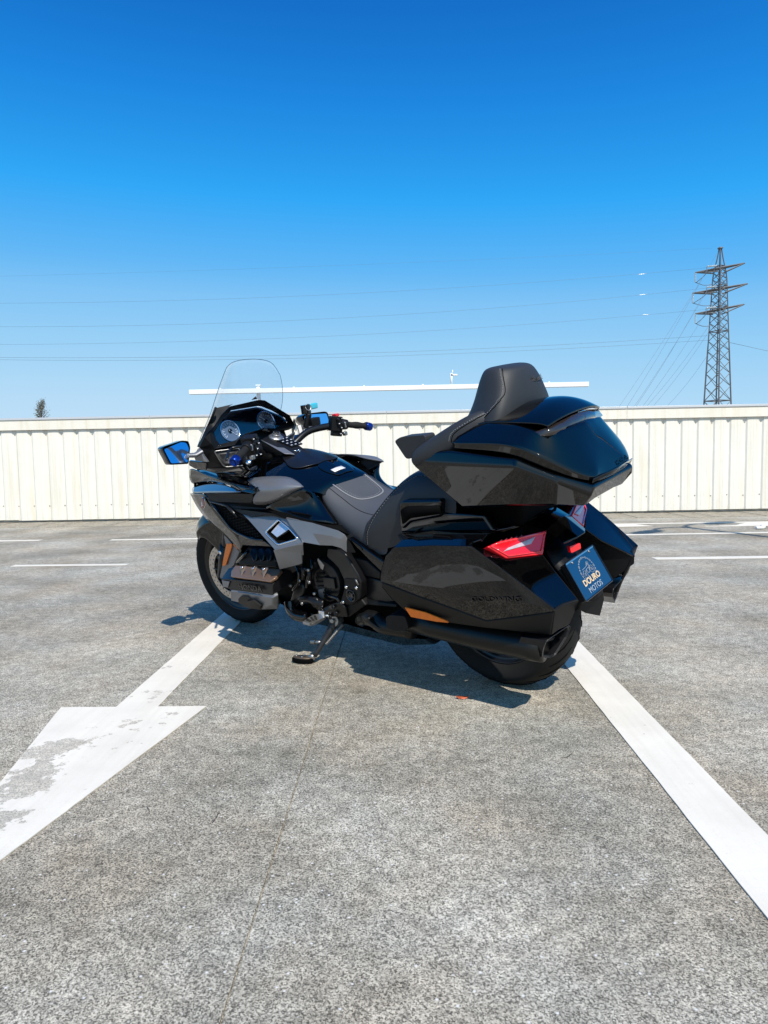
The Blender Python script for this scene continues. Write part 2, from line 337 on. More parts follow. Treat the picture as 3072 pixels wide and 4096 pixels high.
M['pylon'] = simple('galvanised_steel', (0.15, 0.15, 0.15), 0.55, 0.3, var=0.25, vscale=1.5)
M['insul'] = simple('glass_insulator', (0.55, 0.60, 0.60), 0.2, 0.0, 0.5)
M['wire'] = simple('aluminium_wire', (0.16, 0.20, 0.25), 0.5, 0.5)
M['wire_light'] = simple('bright_aluminium', (0.75, 0.76, 0.78), 0.35, 0.4)
M['bark'] = simple('bark', (0.10, 0.08, 0.06), 0.9)
M['leaf'] = simple('grey_green_leaf', (0.15, 0.15, 0.12), 0.7, var=0.3, vscale=3)
# ------------------------------------------------------------------ ground: sheet plus concrete slabs
GS = 5000
ground = obj('ground', ([(-GS, -GS, -0.008), (GS, -GS, -0.008), (GS, GS, -0.008), (-GS, GS, -0.008)], [(0, 1, 2, 3)]), M['concrete'], smooth=False)
tag(ground, kind='structure')
xj = [-0.304+3.4*k for k in range(-4, 5)]; yj = [-12.4, -8.3, -4.1, 0.05, 4.21, 9.90]
for i in range(len(xj)-1):
    for j in range(len(yj)-1):
        g = 0.0016
        x0, x1, y0, y1 = xj[i]+g, xj[i+1]-g, yj[j]+g, yj[j+1]-g
        obj('slab', prism([(x0, y0, -0.006), (x1, y0, -0.006), (x1, y1, -0.006), (x0, y1, -0.006)], (0, 0, 0.006)), M['concrete'], ground, bev=0.002, seg=1, smooth=False)
ev, ef = prism([(0, 9.91, -0.006), (0.352, 9.91, -0.006), (0.352, 10.80, -0.006), (0, 10.80, -0.006)], (0, 0, 0.012))
em = bpy.data.meshes.new('edging_slab'); em.from_pydata(ev, [], ef); em.materials.append(M['concrete'])
for k in range(-30, 28):
    o = bpy.data.objects.new('edging_slab', em); COL.objects.link(o); o.parent = ground; o.location = (k*0.36+0.1, 0, 0.002*math.sin(k*2.3))
# ------------------------------------------------------------------ painted markings
def marking(name, pts, mat, z=0.004):
    rn = random.Random(len(pts)*7+int(pts[0][1]*100)); q = []
    for i in range(len(pts)):
        a_, b_ = Vector(pts[i]), Vector(pts[(i+1) % len(pts)]); n_ = max(1, min(120, int((b_-a_).length/0.035)))
        for k in range(n_):
            p_ = a_.lerp(b_, k/n_); q.append((p_.x+(rn.gauss(0, .0006) if k else 0), p_.y+(rn.gauss(0, .0006) if k else 0)))
    pts = q
    o = obj(name, prism([(p[0], p[1], z-0.003) for p in pts], (0, 0, 0.003)), mat, smooth=False); tag(o, kind='structure'); return o
p1, p2, p3, p4 = (-1.1094,2.1103), (-1.0827,1.9653), (-1.0794,1.8414), (-1.0245,1.6808)
arrow_mat = mat_paint('worn_white_paint_arrow', [(*p1, .12, .075, 0.5, 0.24), (*p2, .085, .06, 0.5, 0.22), (*p3, .12, .085, .9, 0.28), (*p4, .07, .06, .2, 0.26), (-0.98, 2.62, .12, .06, 0.2, 0.10), (-0.9, 2.36, .16, .10, .3, 0.075), (-1.0, 3.0, .1, .05, .2, 0.09), (-1.0, 2.2, .25, .12, .2, 0.045)], 0.655)
a = marking('painted_arrow', [(-0.909, 4.75), (-1.064, 4.75), (-1.064, 2.49), (-1.270, 2.49), (-0.999, 1.135), (-0.728, 2.49), (-0.909, 2.49)], arrow_mat)
paint = mat_paint('white_road_paint', [], 0.675)
marking('painted_stripe', [(0.694, -3.0), (0.848, -3.0), (0.848, 4.9), (0.694, 4.9)], paint)
for pts in ([(-3.48, 6.07), (-2.44, 6.05), (-2.44, 6.13), (-3.48, 6.15)], [(-3.42, 8.04), (-2.38, 8.04), (-2.38, 8.13), (-3.42, 8.13)], [(-6.5, 8.06), (-4.30, 8.12), (-4.30, 8.22), (-6.5, 8.16)],
            [(2.17, 5.95), (4.4, 5.95), (4.4, 6.07), (2.17, 6.07)], [(2.4, 7.79), (5.6, 7.84), (5.6, 7.93), (2.4, 7.88)], [(2.6, 9.02), (6.5, 9.02), (6.5, 9.12), (2.6, 9.12)],
            [(2.7, 8.72), (3.15, 8.76), (3.0, 9.0), (2.7, 9.0)], [(3.72, 8.62), (6.0, 8.5), (6.0, 8.99), (4.40, 8.99), (4.15, 8.72)]):
    marking('bay_line', pts, paint)
# ------------------------------------------------------------------ corrugated fence
fence = empty('fence', (0, 10.70, 0)); tag(fence, 'cream corrugated metal fence with screws under a plain fascia', 'fence')
PIT = 0.2425; FX = (-5.9586,10.7,1.3643)[0]; FZ0 = 0.035; FZ1 = 1.47
prof = [(0, 0.020), (0.034, 0.020), (0.056, 0.0)]+[(0.058+0.16*k/4+s, (-0.0022 if s else 0.0)) for k in (1, 2, 3) for s in (-0.004, 0.0, 0.004)]+[(0.2205, 0.0), (PIT, 0.020)]
rowv = []
for c in range(4):
    for x, d in (prof[:-1] if c < 3 else prof): rowv.append((x+c*PIT, d))
rowv += [(4*PIT+0.034, 0.0188)]
def fsheet(dz): return loft([[(x, d, FZ0+dz) for x, d in rowv], [(x, d, FZ1) for x, d in rowv]])
fms = []
for k in range(3):
    v, f = fsheet(0.005*k); me = bpy.data.meshes.new('sheet'); me.from_pydata(v, [], f); me.materials.append(M['sheet']); fms.append(me)
sv, sf = lathe([(0.010, 0.0), (0.010, -0.004), (0.006, -0.008), (0.0005, -0.009)], (0, 0, 0), (0, 1, 0), 8)
sme = bpy.data.meshes.new('screw'); sme.from_pydata(sv, [], sf); sme.materials.append(M['screw'])
for k in range(-22, 34):
    o = bpy.data.objects.new('sheet', fms[(k*7) % 3]); COL.objects.link(o); o.parent = fence; o.location = (FX-0.017+k*4*PIT, -0.0012*(k % 2), 0)
    if -3 < k < 14:
        for c in range(4):
            for z in (0.26, 1.36):
                o = bpy.data.objects.new('screw', sme); COL.objects.link(o); o.parent = fence; o.location = (FX+k*4*PIT+c*PIT+0.002*math.sin(k*5+c), 0.019, z+0.006*math.sin(3*c+k))
for k in range(-9, 10):
    x0 = -0.20+k*3.62
    obj('fascia_panel', prism([(x0+0.0015, -0.035, 1.435), (x0+3.6185, -0.035, 1.435), (x0+3.6185, -0.030, 1.435), (x0+0.0015, -0.030, 1.435)], (0, 0, 0.165)), M['fascia'], fence, smooth=False)
    obj('coping', J(box((x0+1.81, 0.06, 1.612), (3.616, 0.22, 0.018)), box((x0+1.81, -0.047, 1.598), (3.616, 0.006, 0.022))), M['cap'], fence, bev=0.003, seg=1, smooth=False)
obj('back_wall', box((0.1, 0.12, 0.80), (66, 0.10, 1.58)), M['fascia'], fence, smooth=False)
# ------------------------------------------------------------------ white gantry beyond the fence
gan = empty('overhead_beam', (0, 18, 0)); tag(gan, 'long white horizontal steel beam on posts behind the fence', 'beam')
obj('beam', box((-0.30, 0, 2.69), (10.18, 0.16, 0.115)), M['beamwhite'], gan, bev=0.006, seg=1)
for x in (-3.63, 2.9):
    obj('post', J(box((x, 0.09, 1.42), (0.09, 0.09, 2.84)), box((x, 0.09, 2.84), (0.13, 0.13, 0.03))), M['beamwhite'], gan, bev=0.004, seg=1)
br_ = (-3.9897,18,2.7837)
obj('bracket', J(box((1.33, 0, 2.89), (0.05, 0.05, 0.30)), box((1.40, 0, 2.99), (0.16, 0.05, 0.045)), box((1.36, 0, 3.07), (0.02, 0.02, 0.1))), M['beamwhite'], gan)
for x in (-4.6, -2.7, -0.9, 0.6, 2.3, 3.8): obj('bolt', box((x, 0, 2.76), (0.04, 0.04, 0.03)), M['beamwhite'], gan)
# ------------------------------------------------------------------ pylon
PX, PY, PZ = 44.66, 100.0, 29.1
pyl = empty('pylon', (PX, PY, 0)); tag(pyl, 'grey steel lattice electricity pylon with three crossarms behind the fence', 'pylon')
ca, sa = math.cos(0.46), math.sin(0.46)
def pw(z): return 1.49-(z-0)*0.0345 if z < 25.4 else max(0.10, 0.61-(z-25.4)*0.15)
def corner(z, i):
    s = pw(z); a = ((1, 1), (-1, 1), (-1, -1), (1, -1))[i % 4]; x, y = a[0]*s, a[1]*s
    return (x*ca-y*sa, x*sa+y*ca, z)
zl = [0, 3.2, 6.0, 8.2, 10.2, 12.0, 13.6, 15.1, 16.5, 17.8, 19.0, 20.1, 21.1, 22.1, 23.1, 24.0, 24.9, 25.8, 26.7, 27.8, 29.1]
for i in range(4):
    obj('leg', tube([corner(z, i) for z in zl], [0.11]*8+[0.085]*13, 4), M['pylon'], pyl, smooth=False)
for i in range(4):
    parts = []
    for k in range(len(zl)-3):
        parts += [bar(corner(zl[k], i), corner(zl[k+1], i+1), 0.05, 3), bar(corner(zl[k], i+1), corner(zl[k+1], i), 0.05, 3)]
    for z in (8.2, 17.8, 21.1, 24.0, 26.7): parts.append(bar(corner(z, i), corner(z, i+1), 0.07, 4))
    obj('bracing', J(*parts), M['pylon'], pyl, smooth=False)
obj('peak', J(box((0, 0, 29.1), (0.55, 0.55, 0.16)), tube([(0, 0, 29.0), (0, 0, 29.3)], 0.09, 6)), M['pylon'], pyl)
for zc, L0, L1 in ((26.45, 3.45, 3.5), (23.65, 3.8, 3.95), (20.85, 3.35, 3.55)):
    parts = []
    for sgn, L in ((-1, L0), (1, L1)):
        tipp = (sgn*L, sgn*0.25, zc+sgn*0.62)
        for yy in (-0.55, 0.55):
            parts += [tube([(0, yy, zc-0.08), tipp], [0.13, 0.10], 4), tube([(sgn*0.6, yy, zc-0.62), tipp], [0.09, 0.09], 4)]
        for q in (0.3, 0.5, 0.7): 
            parts.append(bar((sgn*L*q, sgn*0.25*q-0.55*(1-q), zc+sgn*0.62*q), (sgn*L*q, sgn*0.25*q+0.55*(1-q), zc+sgn*0.62*q), 0.06))
    obj('crossarm', J(*parts), M['pylon'], pyl, smooth=False)
    def insul(a, b, n=7):
        a, b = V(a), V(b); ps = [tube([a, b], 0.03, 5)]
        for k in range(n):
            c = a.lerp(b, (k+0.5)/n); d = (b-a).normalized(); ps.append(lathe([(0.02, -0.05), (0.15, -0.02), (0.12, 0.03), (0.03, 0.05)], c, d, 8))
        return J(*ps)
    obj('insulator_string', insul((-L0, -0.25, zc-0.66), (-L0, -0.25, zc-1.95)), M['insul'], pyl)
    obj('insulator_string', insul((-0.75, -0.7, zc+0.12), (-2.15, -0.9, zc-0.02)), M['insul'], pyl)
    obj('jumper', tube(smooth_path([(-2.2, -0.9, zc-0.02), (-2.3, -0.9, zc-1.0), (-L0+0.1, -0.3, zc-2.0)], 5), 0.045, 4), M['wire'], pyl)
    obj('jumper', tube(smooth_path([(-L0, -0.25, zc-1.95), (-2.2, -0.2, zc-2.35), (-1.0, -0.2, zc-2.25)], 5), 0.045, 4), M['wire'], pyl)
# ------------------------------------------------------------------ power lines
def wire3(pts, lab, thick=0.028, ext=-0.6, mat='wire'):
    (x0, _, z0), (x1, _, z1), (x2, _, z2) = pts
    def q(x): return z0*(x-x1)*(x-x2)/((x0-x1)*(x0-x2))+z1*(x-x0)*(x-x2)/((x1-x0)*(x1-x2))+z2*(x-x0)*(x-x1)/((x2-x0)*(x2-x1))
    xe = x2+(x2-x0)*1.2; path = [(x0+(xe-x0)*k/30, 99.1, q(x0+(xe-x0)*k/30)) for k in range(31)]
    tag(obj('power_line', tube(path, thick, 4), M[mat]), lab, 'power line', 'power lines strung from the pylon')
wire3([(43.198,99.1,28.8664), (27.8944,99.1,28.4665), (-55.9165,99.1,27.4318)], 'topmost thin power line, running from the pylon peak', 0.007)
wire3([(42.6003,99.1,26.27), (27.9137,99.1,25.337), (-56.1404,99.1,23.7114)], 'power line from the upper pylon crossarm across the sky', 0.011)
wire3([(42.6487,99.1,23.546), (27.9317,99.1,22.3953), (-56.3364,99.1,20.4553)], 'power line from the middle pylon crossarm across the sky', 0.012)
wire3([(42.6997,99.1,20.6749), (27.9482,99.1,19.7122), (-56.4851,99.1,17.9849)], 'power line from the lower pylon crossarm across the sky', 0.012)
wire3([(43.1395,99.1,17.102), (27.9682,99.1,16.4707), (-56.5944,99.1,16.1694)], 'upper of the two lowest parallel lines from the pylon shaft', 0.016)
wire3([(43.1505,99.1,16.489), (27.9718,99.1,15.8889), (-56.6133,99.1,15.8547)], 'lower of the two lowest parallel lines from the pylon shaft', 0.015)
for p in ((33.6211,99.1,25.6078), (33.7532,99.1,22.8384), (34.1938,99.1,20.1182)):
    pass
dw = [((43.8877,99.4,28.1331), (25.17,82,6.2775), 'first'), ((42.5325,99.4,25.9139), (26.0883,82,6.26), 'second'), ((43.4763,99.4,24.6112), (26.8915,82,6.2446), 'third'), ((42.246,99.4,22.7814), (27.0922,82,6.2408), 'fourth'),
      ((43.5265,99.4,21.872), (27.8376,82,6.2266), 'fifth'), ((43.4069,99.4,19.0566), (28.2388,82,6.2189), 'sixth'), ((43.3875,99.4,18.2398), (28.9837,82,6.2047), 'seventh'), ((43.3077,99.4,15.0648), (30.5297,82,6.1752), 'eighth')]
for a, b, w_ in dw:
    a, b = V(a), V(b); e = a+(b-a)*1.12; path = [tuple(a.lerp(e, k/10)-Vector((0, 0, 0.5*math.sin(math.pi*k/10)))) for k in range(11)]
    tag(obj('power_line', tube(path, 0.019, 4), M['wire']), w_+' from the outside of eight slanting wires dropping from the pylon', 'power line', 'wires slanting down from the pylon')
tag(obj('power_line', tube([(46.0341,100,16.2682), (51.5085,100,14.9495), (66.3074,100,11.6856)], 0.024, 4), M['wire']), 'single line leaving the pylon towards the right picture edge', 'power line', 'power lines strung from the pylon')
for i, p in enumerate(((33.6211,99.1,25.6078), (33.7532,99.1,22.8384), (34.1938,99.1,20.1182))):
    tag(obj('line_damper', tube([(p[0]-0.65, p[1], p[2]-0.06), (p[0]-0.3, p[1], p[2]), (p[0]+0.3, p[1], p[2]+0.04), (p[0]+0.65, p[1], p[2]+0.09)], [0.01, 0.032, 0.032, 0.01], 6), M['wire_light']),
        'bright sleeve clamped on the '+('upper', 'middle', 'lower')[i]+' crossarm power line', 'line sleeve', 'bright sleeves on the power lines')
# ------------------------------------------------------------------ tree beyond the fence
tr = empty('tree', (-30.95, 60, 0)); tag(tr, 'sparse grey green treetop showing above the fence', 'tree')
obj('trunk', tube([(0, 0, 0), (0.05, 0, 2.5), (-0.03, 0.02, 4.6), (0.02, 0, 6.2)], [0.16, 0.12, 0.07, 0.012], 7), M['bark'], tr)
rnd = random.Random(3); bparts = []; lv, lf = [], []
for k in range(70):
    z = 3.4+2.9*(k/70)**0.9; a = rnd.random()*6.28; L = (1.25-(z-3.4)*0.34)*(0.55+0.55*rnd.random())
    p0 = Vector((0, 0, z-0.25)); p1_ = Vector((math.cos(a)*L*0.6, math.sin(a)*L*0.6, z+0.05)); p2_ = Vector((math.cos(a)*L, math.sin(a)*L, z+0.35*rnd.random()+0.1))
    bparts.append(tube([p0, p1_, p2_], [0.025, 0.014, 0.005], 4))
    for q in range(34):
        t_ = 0.25+0.8*rnd.random(); c = (p0.lerp(p1_, t_*1.6) if t_ < 0.6 else p1_.lerp(p2_, (t_-0.6)*2.4))+Vector((rnd.gauss(0, .07), rnd.gauss(0, .07), rnd.gauss(0, .08)))
        d = Vector((rnd.gauss(0, 1), rnd.gauss(0, 1), rnd.gauss(0, 1))).normalized(); u, w_ = frame_of(d); s = 0.035+0.03*rnd.random()
        b0 = len(lv); lv += [tuple(c+u*s), tuple(c+w_*s*0.45), tuple(c-u*s), tuple(c-w_*s*0.45)]; lf.append((b0, b0+1, b0+2, b0+3))
obj('branches', J(*bparts), M['bark'], tr); tag(obj('crown', (lv, lf), M['leaf'], tr, smooth=False), kind='stuff')
# ------------------------------------------------------------------ lamp post outside the frame whose shadow falls by the bays
lp = empty('street_lamp', (4.83, 5.02, 0)); tag(lp, 'tall double-armed street lamp casting its shadow beside the bay lines', 'street lamp')
obj('pole', tube([(0, 0, 0), (0, 0, 4.75)], [0.055, 0.04], 10), M['pylon'], lp)
for s in (-1, 1):
    d_ = Vector((0.8, 0.6, 0))*s
    obj('arm', tube(smooth_path([Vector((0, 0, 4.55)), Vector((0, 0, 4.8))+d_*0.12, Vector((0, 0, 4.88))+d_*0.4, Vector((0, 0, 4.72))+d_*0.6], 5), 0.028, 8), M['pylon'], lp)
    obj('lamp_head', tube([Vector((0, 0, 4.73))+d_*0.5, Vector((0, 0, 4.72))+d_*0.62, Vector((0, 0, 4.68))+d_*0.95, Vector((0, 0, 4.66))+d_*1.05], [0.05, 0.11, 0.11, 0.04], 10, flat=0.5), M['pylon'], lp)
# ------------------------------------------------------------------ small litter
lf_ = (0.2172,2.5531)
pts = [(lf_[0]+0.026*math.cos(t)*(1+0.12*math.sin(3*t)), lf_[1]+0.013*math.sin(t)*(1+0.2*math.cos(2*t)), 0.006+0.004*math.cos(2*t)) for t in [6.283*k/14 for k in range(14)]]
tag(obj('fallen_leaf', prism(pts, (0, 0, 0.0015)), simple('orange_leaf', (0.55, 0.12, 0.05), 0.6, var=0.2, vscale=60)), 'small orange leaf lying on the concrete in front of the rear wheel', 'leaf')
tw = (4.1891,8.2268)
tag(obj('litter_scrap', J(box((tw[0], tw[1], 0.02), (0.09, 0.05, 0.03)), box((tw[0]+0.05, tw[1]+0.02, 0.03), (0.05, 0.04, 0.04))), M['white'], bev=0.01), 'small crumpled white scrap on the far concrete near the lamp shadow', 'litter')
twm = simple('dry_twig', (0.045, 0.032, 0.022), 0.8)
for i, (a, b, lab) in enumerate((((-0.6774,1.7445), (-0.6574,1.7059), 'short dry needle lying just past the arrow head'), ((-0.4806,1.7118), (-0.4834,1.6628), 'dry straight needle on the concrete between arrow and joint'), ((0.5134,2.0736), (0.4822,2.028), 'thin dry needle close to the white stripe'), ((0.4446,1.596), (0.472,1.5658), 'long thin dry stem near the lower part of the stripe'))):
    tag(obj('dry_needle', tube([(a[0], a[1], 0.004), ((a[0]+b[0])/2+0.004, (a[1]+b[1])/2, 0.006), (b[0], b[1], 0.004)], 0.0008, 4), twm), lab, 'needle', 'dry needles on the concrete')
# ------------------------------------------------------------------ motorcycle
bike = empty('motorcycle'); tag(bike, 'black touring motorcycle with top box and side cases leaning on its side stand', 'motorcycle')
PM = [[-0.767078, -0.629767, -0.122414], [0.641554, -0.752984, -0.146365], [0.0, -0.190809, 0.981627]]; PO = [0.436, 2.7775, 0.0]
bike.matrix_world = Matrix.Translation(PO) @ Matrix(PM).to_4x4()
B = bike
# ---- wheels
def wheel(name, c, R, hw, rim_r, discs, spokes, steer=0.0):
    w_ = empty(name, c, B); w_.rotation_euler = (0, 0, steer)
    pr = []
    for k in range(13):
        t = -1+2*k/12; y = hw*t; r = R-(R-rim_r)*0.42*abs(t)**2.6
        pr.append((r, y))
    pr = [(rim_r+0.004, -hw*0.72), (rim_r+0.02, -hw*0.86), ((rim_r+R)/2-0.01, -hw*1.0)]+pr+[((rim_r+R)/2-0.01, hw*1.0), (rim_r+0.02, hw*0.86), (rim_r+0.004, hw*0.72)]
    ty = obj('tyre', lathe(pr, (0, 0, 0), (0, 1, 0), 72, caps=False), M['tyre'], w_)
    gr = []
    for k in range(26):   # tread sipes, thin raised bands on the crown
        a = 2*math.pi*k/26
        for s in (-1, 1):
            pts = []
            for q in range(4):
                t = s*(0.22+0.2*q); aa = a+0.10*q*1.0+(0.12 if s > 0 else 0); rr = R-(R-rim_r)*0.42*abs(t)**2.6+0.0006
                pts.append((math.cos(aa)*rr, hw*t, math.sin(aa)*rr))
            gr.append(tube(pts, [0.0012, 0.003, 0.003, 0.0012], 4))
    obj('tread_groove', J(*gr), M['deep'], ty)
    ri = [(rim_r+0.005, -hw*0.74), (rim_r+0.006, -hw*0.68), (rim_r-0.012, -hw*0.60), (rim_r-0.03, -hw*0.5), (rim_r-0.034, 0), (rim_r-0.03, hw*0.5), (rim_r-0.012, hw*0.60), (rim_r+0.006, hw*0.68), (rim_r+0.005, hw*0.74), (rim_r-0.002, hw*0.6), (rim_r-0.002, -hw*0.6)]
    obj('rim', loft([list(r) for r in zip(*[lathe([p], (0, 0, 0), (0, 1, 0), 64, caps=False)[0] for p in ri+[ri[0]]])] , close=False) if False else lathe(ri+[ri[0]], (0, 0, 0), (0, 1, 0), 64, caps=False), M['rim'], w_)
    for k in range(spokes):
        for da in (-0.13, 0.13):
            a = 2*math.pi*k/spokes+0.3; a2 = a+da
            obj('spoke', tube([(math.cos(a)*0.035, 0, math.sin(a)*0.035), (math.cos(a2)*0.12, 0.008, math.sin(a2)*0.12), (math.cos(a2*1.0+da*0.2)*(rim_r-0.025), 0, math.sin(a2+da*0.2)*(rim_r-0.025))], [0.022, 0.014, 0.018], 8, flat=0.7), M['rim'], w_)
    obj('hub', lathe([(0.018, -hw*1.35), (0.04, -hw*1.2), (0.045, -hw*0.5), (0.045, hw*0.5), (0.04, hw*1.2), (0.018, hw*1.35)], (0, 0, 0), (0, 1, 0), 20), M['satin'], w_)
    for s in discs:
        v, f = [], []; n = 30
        def ringpt(r, a, y): return (r*math.cos(a), y, r*math.sin(a))
        for (ra, rb, off) in ((0.118, 0.138, 0.0), (0.138, 0.159, 0.5)):
            for k in range(n):
                a0, a1 = 2*math.pi*(k+off)/n, 2*math.pi*(k+1+off)/n; am = (a0+a1)/2; rm = (ra+rb)/2
                outer = [(ra, a0), (ra, am), (ra, a1), (rm, a1), (rb, a1), (rb, am), (rb, a0), (rm, a0)]
                hr = 0.0046; hole = []
                for (r_, a_) in outer:
                    du, dv = (a_-am)*rm, r_-rm; L = math.hypot(du, dv); hole.append((rm+dv/L*hr, am+du/L*hr/rm))
                b = len(v); v += [ringpt(r_, a_, s*0.076) for r_, a_ in outer]+[ringpt(r_, a_, s*0.076) for r_, a_ in hole]
                f += [(b+i, b+(i+1) % 8, b+8+(i+1) % 8, b+8+i) for i in range(8)]
        dd = obj('brake_disc', (v, f), M['disc'], w_, smooth=False, merge=True, solid=0.005, soff=0)
        obj('disc_carrier', J(*[tube([(0.05*math.cos(a), s*0.07, 0.05*math.sin(a)), (0.121*math.cos(a+0.1), s*0.074, 0.121*math.sin(a+0.1))], [0.016, 0.009], 6, flat=0.5) for a in [2*math.pi*k/6 for k in range(6)]], lathe([(0.06, s*0.066), (0.06, s*0.078)], (0, 0, 0), (0, 1, 0), 24)), M['satin'], dd)
    return w_
fw = wheel('front_wheel', (1.695, 0.0, 0.318), 0.318, 0.066, 0.229, (1, -1), 5, math.radians(4))
rw_ = wheel('rear_wheel', (0.0, 0, 0.313), 0.313, 0.100, 0.205, (), 5)
# ---- front fender
def fender():
    rows = []; sk = [(30, .30), (45, .268), (57, .235), (66, .165), (76, .115), (86, .10), (96, .12), (104, .20), (112, .262), (150, .27)]
    def skirt(d):
        for (a0, r0), (a1, r1) in zip(sk, sk[1:]):
            if a0 <= d <= a1: return r0+(r1-r0)*(d-a0)/(a1-a0)
        return .27
    for k in range(17):
        dg = 30+k*6.6; th = math.radians(dg); q = 0.35+0.65*min(1, k/3)**0.7; g_ = 0.012*min(1, k/5)
        half = [(0.0, .362+g_*.3), (.035, .357+g_*.3), (.062, .338+g_*.4), (.078, .312), (.098, .294), (.098, .284-.004), (.090, min(.272, skirt(dg)+.06)), (.092, min(.268, skirt(dg)))]
        row = [(math.cos(th)*r, y*q, math.sin(th)*r) for y, r in half]
        rows.append([(p[0], -p[1], p[2]) for p in reversed(row[1:])]+row)
    return loft(rows)
fe = obj('front_fender', fender(), M['gloss'], B, sub=2, solid=0.004); fe.location = (1.695, 0, 0.318); fe.rotation_euler = (0, 0, math.radians(4))
# ---- fork covers with amber reflectors
fk = obj('fork_cover', prism([(1.5889,0.135,0.5515), (1.4887,0.14,0.5511), (1.4548,0.15,0.4756), (1.5304,0.15,0.3954), (1.6959,0.135,0.2934), (1.7104,0.13,0.3075), (1.6481,0.13,0.3992), (1.5944,0.13,0.4834)], (0, -0.05, 0)), M['grey'], B, bev=0.008, mirror=True)
obj('reflector', prism(rounded([(1.5561,0.141,0.5102), (1.51,0.143,0.5148), (1.5074,0.145,0.5026), (1.5994,0.145,0.3882), (1.639,0.139,0.3792), (1.627,0.139,0.4019), (1.5757,0.14,0.4837)], .006), (0, 0.006, 0)), M['amber'], B, bev=0.002, mirror=True)
obj('fork_tube', J(tube([(1.70, 0.10, 0.32), (1.52, 0.10, 0.72)], 0.027, 12), tube([(1.715, 0.10, 0.30), (1.63, 0.10, 0.48)], 0.034, 12)), M['satin'], B, mirror=True)
obj('fork_bridge', J(box((1.56, 0, 0.62), (0.10, 0.22, 0.16)), box((1.50, 0, 0.50), (0.10, 0.24, 0.26))), M['deep'], B, bev=0.015)
obj('brake_caliper', J(box((1.60, 0.095, 0.30), (0.06, 0.055, 0.13)), box((1.585, 0.11, 0.30), (0.04, 0.05, 0.09))), M['satin'], B, bev=0.012, mirror=True)
obj('axle_bolt', lathe([(0.016, 0.0), (0.016, 0.018), (0.009, 0.022)], (1.695, 0.105, 0.318), (0, 1, 0), 6), M['chrome'], B, mirror=True)
obj('fender_bolt', lathe([(0.011, 0.0), (0.011, 0.008), (0.005, 0.010)], (1.6494,0.128,0.4492), (0, 1, 0), 8), M['chrome'], B, mirror=True)
# ---- main black core so that no daylight shows through
core = [[(x, y*s, z) for s in (1, -1) for (y, z) in (((h, z0), (h, z1)) if s == 1 else ((h, z1), (h, z0)))] for x, h, z0, z1 in ((1.42, 0.10, 0.36, 0.86), (1.2, 0.16, 0.22, 0.84), (0.95, 0.18, 0.20, 0.80), (0.7, 0.17, 0.20, 0.72), (0.5, 0.17, 0.22, 0.60), (0.3, 0.17, 0.30, 0.64), (0.0, 0.16, 0.62, 0.72), (-0.2, 0.12, 0.62, 0.74))]
obj('engine_block', loft(core, close=True, ends=True), M['deep'], B, bev=0.02)
# ---- front cowl, left and right
nL = [(1.7404,0.185,0.7843), (1.7307,0.18,0.7444), (1.71,0.178,0.7036), (1.6516,0.18,0.6471), (1.5951,0.19,0.6242), (1.5026,0.205,0.5953), (1.3788,0.232,0.5365), (1.3052,0.25,0.5078)]
nR = [(1.4617,0.268,0.8096), (1.4596,0.268,0.7876), (1.4371,0.27,0.7621), (1.3623,0.278,0.7024), (1.3277,0.282,0.6712), (1.2936,0.285,0.6438), (1.2428,0.288,0.6245), (1.2633,0.265,0.555)]
nF = [(p[0]+0.03-0.004*i, 0.09, p[2]-0.01) for i, p in enumerate(nL)]
nC = [(p[0]+0.045-0.004*i, 0.0, p[2]-0.02) for i, p in enumerate(nL)]
obj('lower_cowl', loft([nF, nL, nR]), M['gloss'], B, sub=2, solid=0.004, mirror=True, crease=[(i, i+1) for i in range(8, 15)])
obj('cowl_foot', prism([(1.2428,0.288,0.6245), (1.0295,0.312,0.6138), (0.9614,0.322,0.5892), (1.0952,0.3,0.5769), (1.2535,0.268,0.5593), (1.2841,0.26,0.5348)], (0, -0.012, 0)), M['gloss'], B, bev=0.004, mirror=True)
obj('nose', loft([nF, nC]), M['gloss'], B, sub=1, mirror=True)
bd = [(1.516,0.262,0.7596)]
bo = V((1.5068,0.268,0.7614)); br_u = (V((1.506,0.262,0.7888))-V((1.5261,0.262,0.7301))).normalized(); br_r = (V((1.4888,0.262,0.7546))-V((1.5698,0.245,0.7595))).normalized()
def ell(o, u, w_, a, b, n=28): return [tuple(V(o)+u*math.cos(t)*a+w_*math.sin(t)*b) for t in [2*math.pi*k/n for k in range(n)]]
nb = br_r.cross(br_u).normalized()
if nb.y < 0: nb = -nb
bl = ell(bo, br_u, br_r, 0.031, 0.024)
eb = obj('emblem', prism(lift(bl, nb*0.001), nb*0.005), M['badge_red'], B, bev=0.0015, mirror=True)
obj('emblem_ring', tube(bl+[bl[0], bl[1]], 0.0022, 6), M['chrome'], B, mirror=True)
wg = []
for k in range(6):
    p0 = bo+br_u*(-0.016)+br_r*(-0.008+0.001*k)+nb*0.0065; p1_ = bo+br_u*(-0.010+0.0052*k)+br_r*(0.013-0.0030*k)+nb*0.0065
    wg.append(tube([p0, (p0+p1_)/2+br_u*0.002, p1_], [0.0012, 0.0022, 0.0008], 5))
obj('emblem_wing', J(*wg), M['white'], B, mirror=True)
